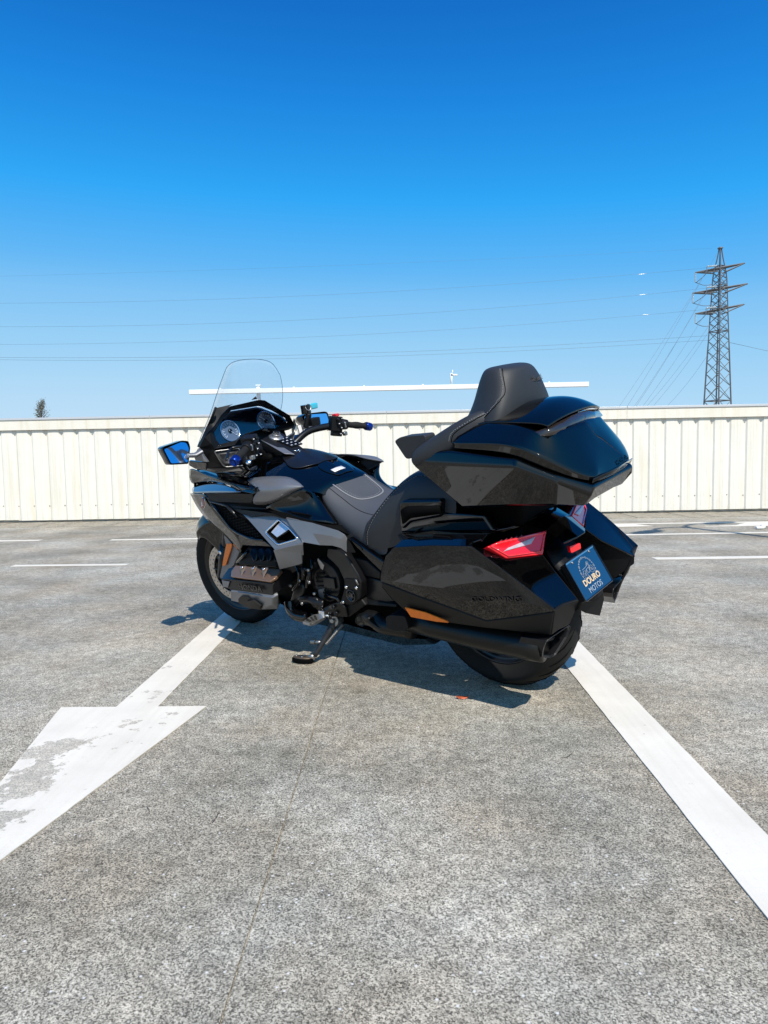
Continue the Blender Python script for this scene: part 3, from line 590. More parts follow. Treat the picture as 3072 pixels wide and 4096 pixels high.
# headlamp strip
hlL = [(1.7246,0.188,0.787), (1.5463,0.235,0.8029), (1.3583,0.28,0.8184), (1.2075,0.31,0.8309), (1.0999,0.328,0.8402)]
hlU = [(1.7717,0.142,0.8123), (1.6149,0.178,0.8409), (1.4369,0.222,0.8598), (1.2641,0.278,0.8598), (1.1073,0.322,0.8414)]
obj('headlamp_lens', loft([hlL, hlU]), M['headlamp'], B, sub=2, solid=0.004, mirror=True)
ubT = [(1.712,0.172,0.9213), (1.6167,0.2,0.9168), (1.4915,0.236,0.8984), (1.2933,0.286,0.8821), (1.1661,0.315,0.8697), (1.0959,0.33,0.8505)]
ubM = [(1.73,0.172,0.8868), (1.6362,0.198,0.8888), (1.5161,0.228,0.8824), (1.3068,0.278,0.874), (1.1717,0.312,0.8643), (1.0972,0.329,0.8468)]
ubB = [(1.7743,0.146,0.8202), (1.6442,0.172,0.8392), (1.5078,0.204,0.8554), (1.3256,0.258,0.8625), (1.1873,0.302,0.8564), (1.1059,0.323,0.8417)]
ubF = [(p[0]+0.05, p[1]*0.5, p[2]-0.01) for p in ubT]
obj('upper_cowl', loft([ubT, ubM, ubB]), M['gloss'], B, sub=2, solid=0.004, mirror=True)
obj('nose_top', J(loft([[(1.66, 0.15, 0.93), (1.70, 0.08, 0.94), (1.71, 0, 0.945)], [(1.72, 0.16, 0.86), (1.78, 0.08, 0.86), (1.80, 0, 0.86)], [(1.72, 0.17, 0.78), (1.77, 0.08, 0.77), (1.79, 0, 0.77)]])), M['gloss'], B, sub=2, solid=0.004, mirror=True)
wtI = [(1.5581,0.185,0.9102), (1.4404,0.21,0.8995), (1.3215,0.245,0.8927), (1.1907,0.275,0.8857), (1.0666,0.305,0.8761), (0.9709,0.335,0.868)]
wtO = [(1.6382,0.186,0.9138), (1.5062,0.226,0.8969), (1.3002,0.281,0.8816), (1.1686,0.313,0.8699), (1.0903,0.332,0.8459), (0.9973,0.342,0.8371)]
obj('cowl_ledge', loft([wtI, wtO]), M['gloss'], B, sub=1, solid=0.006, mirror=True)
obj('ledge_end', prism([(0.9709,0.335,0.868), (0.9479,0.345,0.8516), (0.9963,0.343,0.8363), (1.0895,0.333,0.8444), (1.1089,0.322,0.8361), (1.0421,0.32,0.8593)], (0.005, -0.02, -0.006)), M['gloss'], B, bev=0.003, mirror=True)
obj('ledge_slot', prism([(1.2802,0.262,0.9039), (1.1433,0.285,0.8883), (1.0662,0.306,0.8771), (1.0667,0.318,0.8716), (1.1945,0.29,0.8838), (1.3073,0.26,0.8961)], (0, 0.003, 0.006)), M['deep'], B, mirror=True)
# upper side panel below the ledge; matte black paints its shade in
obj('side_panel', fill([(1.4755,0.262,0.8071), (1.2228,0.3,0.8246), (1.0163,0.33,0.832), (1.0348,0.32,0.8112), (1.0651,0.31,0.787), (0.9618,0.296,0.7734), (0.8543,0.27,0.7491), (0.7511,0.25,0.7276), (0.7212,0.285,0.6988), (0.8442,0.315,0.7262), (0.9412,0.322,0.7461), (1.0747,0.318,0.7207), (1.1458,0.308,0.7277), (1.2452,0.292,0.7497), (1.2812,0.288,0.764), (1.4406,0.27,0.7703)]), M['black'], B, smooth=False, solid=0.006, mirror=True)
obj('grille_bar', tube([(1.44,0.272,0.7731), (1.2766,0.292,0.7615), (1.2432,0.298,0.7459), (1.1963,0.303,0.7127)], [0.006, 0.009, 0.012, 0.005], 8, flat=0.6), M['satin'], B, mirror=True)
gz = [(1.4595,0.258,0.764), (1.3059,0.272,0.7535), (1.2556,0.28,0.7297), (1.1263,0.298,0.6676), (1.027,0.312,0.6133), (1.1274,0.302,0.609), (1.2462,0.285,0.626), (1.3079,0.278,0.6466), (1.3876,0.268,0.7138)]
obj('radiator_recess', fill(lift(gz, (0.0, -0.035, 0))), M['deep'], B, mirror=True, smooth=False)
hx = []
go = V(gz[0]); gu = (V(gz[4])-go).normalized(); gv = (V(gz[6])-V(gz[2])); gv = (gv-gu*gv.dot(gu)).normalized()
def inpoly(p, poly):
    x, y = p; c = False
    for i in range(len(poly)):
        (x1, y1), (x2, y2) = poly[i], poly[i-1]
        if (y1 > y) != (y2 > y) and x < (x2-x1)*(y-y1)/(y2-y1)+x1: c = not c
    return c
gp2 = [((V(p)-go).dot(gu), (V(p)-go).dot(gv)) for p in gz]
for i in range(40):
    for j in range(-14, 16):
        hc = (i*0.0135, (j+0.5*(i % 2))*0.0156)
        if not inpoly(hc, gp2): continue
        base = go+gu*hc[0]+gv*hc[1]+Vector((0, -0.012, 0))
        for a0 in (0.0, 2.094, 4.189):
            p0 = base+gu*0.009*math.cos(a0)+gv*0.009*math.sin(a0); p1_ = base+gu*0.009*math.cos(a0+1.047)+gv*0.009*math.sin(a0+1.047)
            hx.append(bar(p0, p1_, 0.0016, 3))
obj('grille_mesh', J(*hx), M['black'], B, mirror=True, smooth=False)
obj('grille_lip', tube([gz[0], gz[8], gz[7], gz[6], gz[5], gz[4]], 0.007, 8), M['gloss_plain'], B, mirror=True)
# ---- matte grey side cowl
vent = [(0.8943,0.3125,0.7169), (0.8149,0.3282,0.6878), (0.7491,0.3468,0.6549), (0.7522,0.3519,0.6469), (0.8546,0.3707,0.6222), (0.9495,0.3485,0.6622), (0.9517,0.3441,0.6694)]
upo = [(1.14,0.3121,0.7298), (1.0776,0.3155,0.7213), (1.0203,0.3073,0.7313), (0.9688,0.3,0.7404), (0.9062,0.3029,0.7328), (0.8583,0.3063,0.7249), (0.8157,0.3202,0.7006), (0.7115,0.356,0.6384), (0.7792,0.3659,0.6261), (0.87,0.382,0.6049), (0.9878,0.3507,0.6606), (1.0868,0.3244,0.7074)]
obj('side_cowl', J(fill(upo, [vent])), M['grey'], B, smooth=False, solid=0.008, mirror=True)
vin = [tuple(V(p)+Vector((0, -0.05, 0))) for p in inset(vent, 0.94)]
obj('vent_wall', loft([vent+[vent[0]], vin+[vin[0]]]), M['deep'], B, mirror=True, smooth=False)
obj('vent_floor', fill(vin), M['deep'], B, mirror=True, smooth=False)
obj('vent_trim', tube(rounded(vent, .012)+rounded(vent, .012)[:2], 0.0048, 8), M['chrome'], B, mirror=True)
obj('vent_lens', prism(lift([(0.8882,0.3154,0.7118), (0.8166,0.3314,0.6829), (0.8867,0.3575,0.6448), (0.9349,0.3477,0.6628)], (0, -0.012, 0)), (0, -0.008, 0)), M['clear'], B, bev=0.003, mirror=True)
obj('vent_fin', prism(lift([(0.8166,0.3314,0.6829), (0.8078,0.333,0.6798), (0.8825,0.3599,0.6407), (0.8867,0.3575,0.6448)], (0, -0.010, 0)), (0, -0.02, 0)), M['black'], B, mirror=True)
rr_ = [(0.8583,0.3063,0.7249), (0.8329,0.318,0.7291), (0.6873,0.312,0.7128), (0.553,0.298,0.6821), (0.524,0.292,0.6646), (0.5173,0.286,0.6474)]
rm_ = [(0.8157,0.3202,0.7006), (0.8022,0.33,0.7022), (0.6779,0.322,0.6705), (0.5743,0.312,0.661), (0.5366,0.301,0.6458), (0.5201,0.29,0.6324)]
rb_ = [(0.7115,0.356,0.6384), (0.7115,0.35,0.6374), (0.6466,0.32,0.6198), (0.5856,0.31,0.6195), (0.5498,0.3,0.6094), (0.5316,0.286,0.5871)]
obj('side_cowl_rear', loft([rr_, rm_, rb_]), M['grey'], B, bev=0.004, solid=0.008, mirror=True)
obj('side_cowl_tip', prism([(0.5189,0.287,0.6476), (0.5201,0.276,0.625), (0.5071,0.266,0.5805), (0.5276,0.29,0.5877)], (0, -0.008, 0)), M['black'], B, bev=0.002, mirror=True)
obj('side_cowl_lower', fill([(0.8698,0.3823,0.6043), (0.779,0.3662,0.6255), (0.7113,0.3563,0.6379), (0.714,0.352,0.6372), (0.7375,0.34,0.5761), (0.7454,0.335,0.5891), (0.7692,0.325,0.5368), (0.7956,0.33,0.5292), (0.9087,0.338,0.5013)]), M['grey'], B, smooth=False, solid=0.008, mirror=True)
obj('cowl_slit', prism([(1.1832,0.309,0.7301), (1.1396,0.313,0.7268), (1.0932,0.32,0.7048), (1.1283,0.317,0.7105)], (0, 0.004, 0)), M['deep'], B, mirror=True)
# ---- knee pads and tank
kp = [[(1.1579,0.272,0.8859), (1.0173,0.262,0.8976), (0.9055,0.235,0.8943), (0.8691,0.225,0.8858), (0.813,0.235,0.8707), (0.7533,0.262,0.8549)],
      [(0.9685,0.335,0.8673), (0.9228,0.315,0.8783), (0.8518,0.285,0.8819), (0.8195,0.272,0.8749), (0.7803,0.266,0.866), (0.7508,0.264,0.8541)],
      [(0.9479,0.345,0.8516), (0.8907,0.338,0.8592), (0.8137,0.318,0.8654), (0.7844,0.298,0.8611), (0.7625,0.28,0.8571), (0.7526,0.264,0.8528)],
      [(1.009,0.338,0.8232), (0.9496,0.336,0.8207), (0.8638,0.322,0.8259), (0.8238,0.304,0.8323), (0.7849,0.28,0.8436), (0.7548,0.264,0.8514)],
      [(1.0599,0.312,0.7779), (1.0036,0.31,0.7785), (0.9497,0.306,0.7798), (0.8584,0.292,0.8086), (0.7973,0.275,0.8356), (0.7593,0.262,0.8496)]]
obj('knee_pad', loft(kp), M['grey'], B, sub=1, mirror=True, solid=0.006)
tk = []
for x, pf in ((1.22, ((0, .965), (.08, .955), (.17, .93), (.25, .90), (.30, .875))), (1.08, ((0, .968), (.09, .957), (.17, .925), (.25, .893), (.30, .87))), (0.98, ((0, .948), (.09, .937), (.16, .91), (.22, .882), (.275, .858))),
              (0.88, ((0, .915), (.09, .905), (.15, .88), (.20, .857), (.255, .848))), (0.80, ((0, .882), (.08, .874), (.135, .853), (.17, .836), (.20, .82))), (0.735, ((0, .855), (.06, .85), (.105, .835), (.14, .818), (.165, .80))), (0.72, ((0, .82), (.05, .815), (.09, .80), (.12, .785), (.14, .77)))):
    tk.append([(x, -y, z) for y, z in reversed(pf[1:])]+[(x, y, z) for y, z in pf])
obj('tank_cover', loft(tk), M['gloss'], B, sub=2)
def onz(P, dz=0.004): return [(p[0], p[1], p[2]+dz) for p in P]
def tank_z(x, y):
    import bisect
    S = [(r[0][0], [(p[1], p[2]) for p in r[4:]]) for r in tk]; S.sort(key=lambda s: s[0])
    y = abs(y)
    def zz(pf):
        for i in range(len(pf)-1):
            if pf[i][0] <= y <= pf[i+1][0]: 
                t = (y-pf[i][0])/(pf[i+1][0]-pf[i][0]); return pf[i][1]*(1-t)+pf[i+1][1]*t
        return pf[-1][1]
    for i in range(len(S)-1):
        if S[i][0] <= x <= S[i+1][0]:
            t = (x-S[i][0])/(S[i+1][0]-S[i][0]); return zz(S[i][1])*(1-t)+zz(S[i+1][1])*t
    return zz(S[0][1])
def drape(outline, nx=14, dz=0.004, th=0.004):
    # outline: list of (x, halfwidth) stations from front to back, gives a cap following the tank
    rows = []
    for x, h in outline:
        rows.append([(x, h*(-1+2*k/10), tank_z(x, h*(-1+2*k/10))+dz) for k in range(11)])
    return loft(rows)
obj('tank_pad', drape([(1.10, .055), (1.06, .09), (1.0, .13), (0.95, .145), (0.91, .125), (0.885, .09), (0.87, .05)], dz=0.001), M['satin'], B, sub=2, solid=0.004, soff=1)
obj('fuel_lid', drape([(0.872, .045), (0.855, .07), (0.82, .075), (0.785, .068), (0.755, .055), (0.748, .045)], dz=-0.002), M['gloss'], B, sub=2, solid=0.004, soff=1)
st = [(0.79, 0.045), (0.79, -0.025), (0.768, -0.03), (0.768, 0.04)]
obj('sticker', loft([[(x, y, tank_z(x, y)+0.005) for x, y in ((0.795, .05), (0.795, .015), (0.795, -.02))], [(x, y, tank_z(x, y)+0.005) for x, y in ((0.77, .05), (0.77, .015), (0.77, -.02))]]), M['white'], B, solid=0.001, soff=1)
# gloss panel between knee pad and seat
obj('tank_side_panel', loft([[(0.9775,0.305,0.7727), (0.8283,0.288,0.8198), (0.755,0.262,0.8527), (0.7713,0.18,0.8051)], [(0.976,0.31,0.7568), (0.8183,0.27,0.7855), (0.7604,0.225,0.789), (0.7395,0.178,0.7643)], [(0.849,0.3,0.7453), (0.7491,0.26,0.7419), (0.6978,0.225,0.7378), (0.679,0.19,0.7126)], [(0.7258,0.3,0.7207), (0.6679,0.262,0.7047), (0.6424,0.228,0.6882), (0.6287,0.2,0.6711)]]), M['gloss'], B, sub=2, mirror=True, solid=0.005)
obj('lower_rail_panel', prism([(0.9729,0.312,0.7592), (0.849,0.3,0.7453), (0.7281,0.298,0.72), (0.6238,0.205,0.6711), (0.5815,0.22,0.6367), (0.5554,0.296,0.6798), (0.6878,0.312,0.7108), (0.8311,0.32,0.7274), (0.8406,0.318,0.7269)], (0, -0.012, 0)), M['deep'], B, mirror=True, smooth=False)
# ---- seats
def seat_rows(st):
    rows = []
    for x, pf in st: rows.append([(x+dx, -y, z) for dx, y, z in reversed(pf[1:])]+[(x+dx, y, z) for dx, y, z in pf])
    return rows
def S_(x, zc, ys, zs, dxs=(0, 0, 0, 0, 0, 0)): return (x, tuple((dxs[i], ys[i], zc+zs[i]) for i in range(len(ys))))
rs = seat_rows([S_(0.765, .835, (0, .05, .105, .145, .160, .150), (0, -.002, -.01, -.03, -.05, -.07)), S_(0.755, .85, (0, .055, .11, .152, .172, .165), (0, -.002, -.012, -.03, -.06, -.10)),
    S_(0.70, .808, (0, .065, .125, .165, .185, .178), (0, -.002, -.012, -.035, -.07, -.115)), S_(0.62, .755, (0, .08, .145, .185, .204, .196), (0, 0, -.008, -.035, -.075, -.135)), S_(0.53, .722, (0, .09, .155, .20, .222, .212), (0, .002, -.004, -.03, -.075, -.135)),
    S_(0.45, .715, (0, .09, .16, .205, .228, .22), (0, .003, 0, -.025, -.075, -.145)), S_(0.36, .72, (0, .09, .16, .205, .228, .222), (0, 0, 0, -.025, -.08, -.16))])
rseat = obj('rider_seat', loft(rs, ends=False), M['seat'], B, sub=2)
pi_ = [(.748, .10), (.70, .10), (.655, .094), (.62, .078), (.605, .045), (.60, 0)]; pi_ = pi_+[(x, -y) for x, y in reversed(pi_[:-1])]
pp_ = snap(rseat, smooth_path([(x, y, .80-(.72-x)*.5) for x, y in pi_], 5), 0.001)
obj('piping', tube(pp_, 0.0042, 6, flat=0.5), M['piping'], rseat)
ins_ = snap(rseat, smooth_path([(x+.012, y*.86, .80-(.72-x)*.5) for x, y in pi_], 9), 0.0012)
obj('stitching', J(*[bar(ins_[q], ins_[q+1], 0.0008, 4) for q in range(0, len(ins_)-1, 2)]), M['stitch'], rseat)
for sg in (1, -1):
    obj('seam', tube(snap(rseat, smooth_path([(.75, .135*sg, .84), (.66, .135*sg, .78), (.56, .15*sg, .74), (.46, .16*sg, .72), (.38, .165*sg, .72)], 6), 0.0003), 0.0014, 5), M['deep'], rseat)
ps = seat_rows([S_(0.47, .735, (0, .09, .165, .215, .236, .225), (-.02, -.02, -.02, -.035, -.08, -.15), (-.06, -.05, -.02, 0, 0, 0)), S_(0.43, .77, (0, .09, .168, .218, .240, .23), (0, 0, -.005, -.04, -.10, -.18), (-.06, -.05, -.025, 0, 0, 0)), S_(0.37, .83, (0, .09, .168, .215, .240, .23), (0, 0, -.006, -.05, -.14, -.235), (-.06, -.05, -.02, 0, 0, .01)),
    S_(0.29, .885, (0, .09, .165, .212, .238, .23), (0, 0, -.01, -.06, -.16, -.27), (-.04, -.03, -.01, 0, 0, 0)), S_(0.22, .905, (0, .09, .165, .21, .235, .23), (0, 0, -.01, -.05, -.13, -.22)), S_(0.10, .905, (0, .09, .165, .21, .232, .23), (0, 0, -.01, -.05, -.12, -.18)), S_(0.0, .90, (0, .09, .165, .21, .23, .228), (0, 0, -.01, -.05, -.11, -.16))])
pseat = obj('passenger_seat', loft(ps), M['seat_shaded'], B, sub=2)
for sg in (1, -1):
    pl_ = smooth_path([(.10, .185*sg, .90), (.20, .185*sg, .90), (.28, .195*sg, .86), (.35, .205*sg, .80), (.41, .218*sg, .73), (.455, .228*sg, .66), (.47, .232*sg, .60)], 7)
    obj('seam', tube(snap(pseat, pl_, 0.0003), 0.0015, 5), M['deep'], pseat)
    st_ = snap(pseat, smooth_path([(p[0]-.006, p[1]+.006*sg, p[2]+.006) for p in pl_], 2), 0.001)
    obj('stitching', J(*[bar(st_[q], st_[q+1], 0.0008, 4) for q in range(0, len(st_)-1, 2)]), M['stitch'], pseat)
# ---- instrument panel
fo = [(1.3421,0.262,1.1066), (1.3457,0.225,1.1326), (1.3422,0.18,1.1754), (1.3331,0.125,1.2098), (1.2445,0.015,1.22), (1.2572,-0.03,1.2108), (1.3076,-0.215,1.1109), (1.3376,-0.262,1.0554), (1.3438,-0.258,1.0416), (1.3714,-0.145,1.0394), (1.3457,-0.07,1.0709), (1.3446,0.06,1.0577), (1.3517,0.105,1.0418), (1.3357,0.14,1.0238), (1.3419,0.255,1.0279), (1.3364,0.27,1.0541)]
fi = [(1.3807,0.2121,1.0992), (1.3888,0.1754,1.126), (1.3986,0.1244,1.1586), (1.4068,0.0704,1.1858), (1.4057,-0.0959,1.1823), (1.4042,-0.1185,1.1773), (1.3851,-0.2368,1.1137), (1.3755,-0.2592,1.0816), (1.3729,-0.2496,1.0731), (1.3681,-0.1514,1.057), (1.3715,-0.0909,1.0684), (1.3702,0.0382,1.0641), (1.3666,0.077,1.0521), (1.3637,0.105,1.0422), (1.3632,0.2056,1.0407), (1.371,0.2151,1.0665)]
fm = [tuple(V(a).lerp(V(b), 0.28)+Vector((-0.004, 0, 0))) for a, b in zip(fo, fi)]
fb = [(p[0]+0.05, p[1]*1.03, p[2]-0.012) for p in fo]
obj('dash_hood', loft([fb+[fb[0]], fo+[fo[0]], fm+[fm[0]], fi+[fi[0]]]), M['black'], B, bev=0.004)
disp = obj('instrument_display', fill([(p[0]+0.012, p[1], p[2]-0.0036) for p in fi]), M['lcd'], B, smooth=False)
obj('navigation_screen', fill([tuple(V(p)+Vector((0.0105, 0, -0.0032))) for p in ((1.395,0.0747,1.1467), (1.3963,-0.0784,1.1509), (1.3747,-0.086,1.079), (1.3721,0.0614,1.0702))]), simple('nav_screen', (0.003, 0.004, 0.009), 0.15, 0, 0.5), disp, smooth=False)
dn = Vector((-1, 0, 0.3)).normalized(); du_ = Vector((0, -1, 0)); dv_ = Vector((0.3, 0, 1)).normalized()
for k, c in enumerate(((1.3788,0.1128,1.0927), (1.3815,-0.1222,1.1016))):
    dc = V(c)+Vector((0.010, 0, -0.003)); di = empty('dial', (0, 0, 0), B)
    R_ = 0.052
    obj('dial_face', lathe([(R_, 0), (R_, 0.001), (R_*0.35, 0.0012), (0.0004, 0.0012)], dc, dn, 40), M['dial'], di, smooth=False)
    obj('dial_ring', lathe([(R_+0.0035, 0), (R_+0.0035, 0.004), (R_, 0.005), (R_-0.002, 0.001)], dc, dn, 40, caps=False), M['chrome'], di)
    tks = []
    for q in range(25):
        a = math.radians(-40+q*260/24); dd = du_*math.cos(math.pi-a)+dv_*math.sin(math.pi-a)
        r0 = R_*0.74 if q % 2 else R_*0.62
        tks.append(bar(dc+dd*r0+dn*0.0016, dc+dd*R_*0.9+dn*0.0016, 0.0009 if q % 2 else 0.0017, 4))
    obj('tick_marks', J(*tks), M['white'], di)
    na = math.radians(-45 if k == 0 else 128); nd = du_*math.cos(na)+dv_*math.sin(na)
    obj('needle', tube([dc-nd*0.008+dn*0.003, dc+nd*R_*0.8+dn*0.003], [0.0022, 0.0008], 5), M['white'], di)
    obj('dial_hub', lathe([(0.012, 0), (0.012, 0.004), (0.0004, 0.005)], dc, dn, 20), M['black'], di)
obj('dash_glass', fill([(p[0]-0.001, p[1], p[2]+0.0003) for p in fi]), M['lens_glass'], B, smooth=False)
text('lettering', 'TOUR', M['white'], disp, V((1.375,-0.1142,1.0801))+dn*0.0015+Vector((0.0105, 0, -0.003)), du_, dv_, 0.017, 0.0004)
obj('dash_fin', prism([(1.2984,0.02,1.2229), (1.262,0.02,1.2379), (1.2584,0.02,1.2242)], (0.01, -0.012, 0)), M['black'], B)
obj('dash_back', prism([(1.40, .245, 1.07), (1.41, .24, 1.0), (1.33, .24, .86), (1.33, -.24, .86), (1.41, -.24, 1.0), (1.40, -.245, 1.07)], (0.05, 0, 0.02)), M['black'], B, bev=0.01)
# ---- inner fairing around the dash
obj('inner_fairing', fill([(1.3392,0.264,1.1068), (1.3335,0.272,1.0544), (1.339,0.257,1.0282), (1.3497,0.222,0.9389), (1.3417,0.205,0.9223), (1.2858,0.14,0.9153), (1.2709,0.14,0.8967), (1.3407,0.235,0.9122), (1.399,0.275,0.9377), (1.403,0.29,0.9868), (1.4025,0.295,1.0425), (1.3576,0.285,1.0898)]), M['black'], B, smooth=False, mirror=True)
obj('fairing_flank', loft([[(1.4025,0.295,1.0425), (1.3576,0.285,1.0898), (1.3327,0.266,1.1176), (1.3403,0.228,1.1364), (1.3372,0.183,1.1785), (1.3282,0.128,1.2129)], [(1.4342,0.285,1.0468), (1.385,0.275,1.0961), (1.3582,0.255,1.1418), (1.3478,0.225,1.19), (1.3506,0.2,1.2131), (1.3398,0.1,1.2175)]]), M['black'], B)
obj('fairing_flank', loft([[(1.42, -.27, 1.06), (1.41, -.25, 1.08), (1.40, -.20, 1.11), (1.39, -.12, 1.14)], [(1.50, -.285, 1.02), (1.50, -.265, 1.03), (1.50, -.22, 1.06), (1.50, -.12, 1.10)]]), M['black'], B)
obj('fairing_skirt', loft([[(1.403,0.29,0.9868), (1.399,0.275,0.9377), (1.3336,0.24,0.9133), (1.2709,0.14,0.8967)], [(1.495,0.27,0.9539), (1.4856,0.235,0.9199), (1.3181,0.25,0.9008), (1.0917,0.28,0.8976)]]), M['gloss_plain'], B, mirror=True)
spk = [(1.345,0.258,1.0151), (1.2924,0.152,1.0077), (1.2894,0.138,0.9216), (1.348,0.208,0.9277), (1.3523,0.22,0.9392)]
obj('speaker_grille', prism(lift(spk, (-0.003, 0.001, 0.002)), (0.006, 0, -0.003)), simple('speaker_mesh', (0.05, 0.05, 0.052), 0.45, 0.5, bump=0.9, bscale=300), B, mirror=True)
obj('speaker_trim', tube([tuple(V(p)+Vector((-0.004, 0.001, 0.002))) for p in rounded(spk, .01)+rounded(spk, .01)[:2]], 0.0032, 6), M['steel'], B, mirror=True)
spn, spu = V(spk[1])-V(spk[0]), V(spk[3])-V(spk[0])
# ---- console
cl = [(1.2065,0.0822,1.0367), (1.2327,-0.004,1.0477), (1.2209,-0.0713,1.0428), (1.1664,-0.0626,1.0199), (1.0145,-0.0278,0.9561), (1.0055,0.0566,0.9523)]
obj('console', prism(cl, (0, 0, -0.06)), M['black'], B, bev=0.006)
obj('console_trim', prism([(1.1985,0.085,1.0334), (1.0963,0.0737,0.9904), (1.0778,0.049,0.9827), (1.0044,0.0562,0.9519), (1.0309,0.095,0.963), (1.1809,0.0873,1.026)], (0, 0.006, 0.006)), M['grey'], B, bev=0.002)
kc = V((1.1839,0.0047,1.0272)); kn = Vector((-.42, 0, 1)).normalized()
kb = obj('control_dial', lathe([(0.036, 0), (0.036, 0.008), (0.030, 0.013), (0.022, 0.014), (0.021, 0.022), (0.017, 0.024), (0.017, 0.032), (0.0005, 0.033)], kc, kn, 36), M['steel'], B, ang=40)
obj('dial_cap', lathe([(0.013, 0.033), (0.013, 0.034), (0.0005, 0.0345)], kc, kn, 24), M['black'], kb)
bx_, by_ = Vector((-1, 0, -.42)).normalized(), Vector((0, -1, 0))
for i in range(4):
    for j in range(3):
        c = V((1.1155,-0.0098,0.9985))+bx_*(-0.042+0.026*i)+by_*(-0.026+0.026*j+0.004*i)+kn*0.004
        R3 = Matrix((bx_, by_, kn)).transposed()
        bt = obj('button', box(c, (0.021, 0.021, 0.007), R3), M['satin'], B, bev=0.002)
        obj('button_mark', box(c+kn*0.004, (0.004, 0.011, 0.0006), R3), M['white'], bt)
wc = V((1.0308,0.0142,0.9629))+kn*0.003
wl = [tube([wc, wc+by_*(0.012)*s-bx_*0.004, wc+by_*0.024*s-bx_*(0.012)], [0.0028, 0.0016, 0.0005], 5) for s in (-1, 1)]+[tube([wc-bx_*0.004, wc+bx_*0.016], [0.0014, 0.0006], 5), tube([wc+by_*-0.004, wc+by_*-0.016+bx_*0.006], [0.0012, 0.0005], 5), tube([wc+by_*0.004, wc+by_*0.016+bx_*0.006], [0.0012, 0.0005], 5)]
obj('console_emblem', J(*wl), M['chrome'], B)
obj('dash_knob', lathe([(0.012, 0), (0.012, 0.02), (0.009, 0.024), (0.0005, 0.024)], (1.258,0.0085,1.0584), kn, 16), M['gloss_plain'], B)
# ---- handlebars
def bars(sg):
    m = (lambda p: tuple(p)) if sg > 0 else (lambda p: (p[0], -p[1], p[2]))
    g0, g1 = m((1.0275,0.3,1.0379)), m((0.9723,0.41,1.0077)); e0, e1 = m((0.9729,0.405,1.0099)), m((0.9642,0.435,0.9989))
    hb = obj('handlebar', tube(smooth_path([m((1.20, .05, .945)), m((1.19, .12, .985)), m((1.15, .20, 1.03)), g0], 5), 0.017, 10), M['satin'], B)
    gv0, gv1 = V(g0), V(g1); path = [gv0.lerp(gv1, k/12) for k in range(13)]
    obj('grip', tube(path, [0.0165+0.0018*math.sin(k*1.05) if 0 < k < 12 else 0.020 for k in range(13)], 14), M['tyre'], hb)
    obj('bar_end', lathe([(0.020, 0), (0.0215, 0.004), (0.0205, 0.030), (0.0165, 0.036), (0.015, 0.030), (0.0005, 0.026)], g1, V(e1)-V(e0), 22), M['blue'], hb)
    sc_ = gv0.lerp(gv1, -0.28); R3 = Matrix(((gv1-gv0).normalized(), *frame_of(gv1-gv0))).transposed()
    sw = obj('switch_box', J(box(sc_, (0.055, 0.062, 0.074), R3), box(sc_+Vector((0.0, 0, -0.04)), (0.05, 0.045, 0.045), R3), lathe([(0.026, -0.04), (0.028, 0.0), (0.024, 0.03)], gv0, gv1-gv0, 18)), M['black'], hb, bev=0.009)
    nrm = Vector((-1, 0, 0.25)).normalized()
    obj('switch_button', J(*[box(sc_+Vector((-0.036, sg*a, b)), (0.012, 0.016, 0.011)) for a, b in ((0.012, 0.022), (-0.012, 0.022), (0.012, 0.0), (-0.012, 0.0), (0.0, -0.022), (0.012, -0.05), (-0.012, -0.05))]), M['satin'], sw, bev=0.003)
    obj('switch_mark', J(*[box(sc_+Vector((-0.0425, sg*a, b)), (0.001, 0.007, 0.004)) for a, b in ((0.012, 0.022), (-0.012, 0.0), (0.0, -0.022), (0.012, -0.05), (-0.012, -0.05))]), M['white'], sw)
    obj('switch_trigger', J(box(sc_+Vector((-0.034, sg*0.03, -0.012)), (0.02, 0.012, 0.03)), box(sc_+Vector((-0.03, sg*0.028, -0.056)), (0.02, 0.02, 0.02))), M['steel'], sw, bev=0.004)
    if sg < 0: obj('kill_switch', box(sc_+Vector((-0.012, 0, 0.042)), (0.03, 0.024, 0.014)), M['switch_red'], sw, bev=0.003)
    obj('lever', tube(smooth_path([sc_+Vector((0.05, 0, -0.01)), sc_+Vector((0.085, sg*0.05, -0.01)), gv1+Vector((0.075, 0, -0.005))], 5), [0.011]*5+[0.008]*5+[0.007], 8, flat=0.6), M['satin'], hb)
    obj('riser', tube([m((1.24, .07, .88)), m((1.20, .075, .96))], [0.035, 0.024], 10), M['satin'], hb)
bars(1); bars(-1)
rc = V((1.1889,-0.24,1.1401))
obj('fluid_reservoir', J(lathe([(0.026, 0), (0.026, 0.045)], rc+Vector((0.018, 0, -0.03)), (0, 0, 1), 20)), M['gloss_plain'], B, bev=0.003)
obj('reservoir_mount', J(tube([rc+Vector((0.02, 0.02, -0.1)), rc+Vector((0, 0, -0.03))], 0.016, 8), box(rc+Vector((0, -0.02, -0.075)), (0.05, 0.06, 0.04))), M['black'], B, bev=0.006)
obj('reservoir_cap', lathe([(0.018, 0), (0.018, 0.006), (0.014, 0.0065), (0.013, 0.003), (0.0005, 0.003)], rc, (-1, 0.2, 0.25), 22), M['steel'], B)
obj('phone_mount', box(rc+Vector((0.0, -0.042, 0.002)), (0.012, 0.05, 0.03)), M['cyan'], B, bev=0.006)
obj('stem_cover', J(lathe([(0.03, 0), (0.034, 0.02), (0.022, 0.05)], (1.2791,0.12,0.9241), (0.3, 0, 1), 14)), M['satin'], B)
obj('key_barrel', lathe([(0.017, 0), (0.019, 0.012), (0.010, 0.018)], (1.2643,0.13,0.9316), (-0.6, 0.4, 0.6), 14), M['chrome'], B)
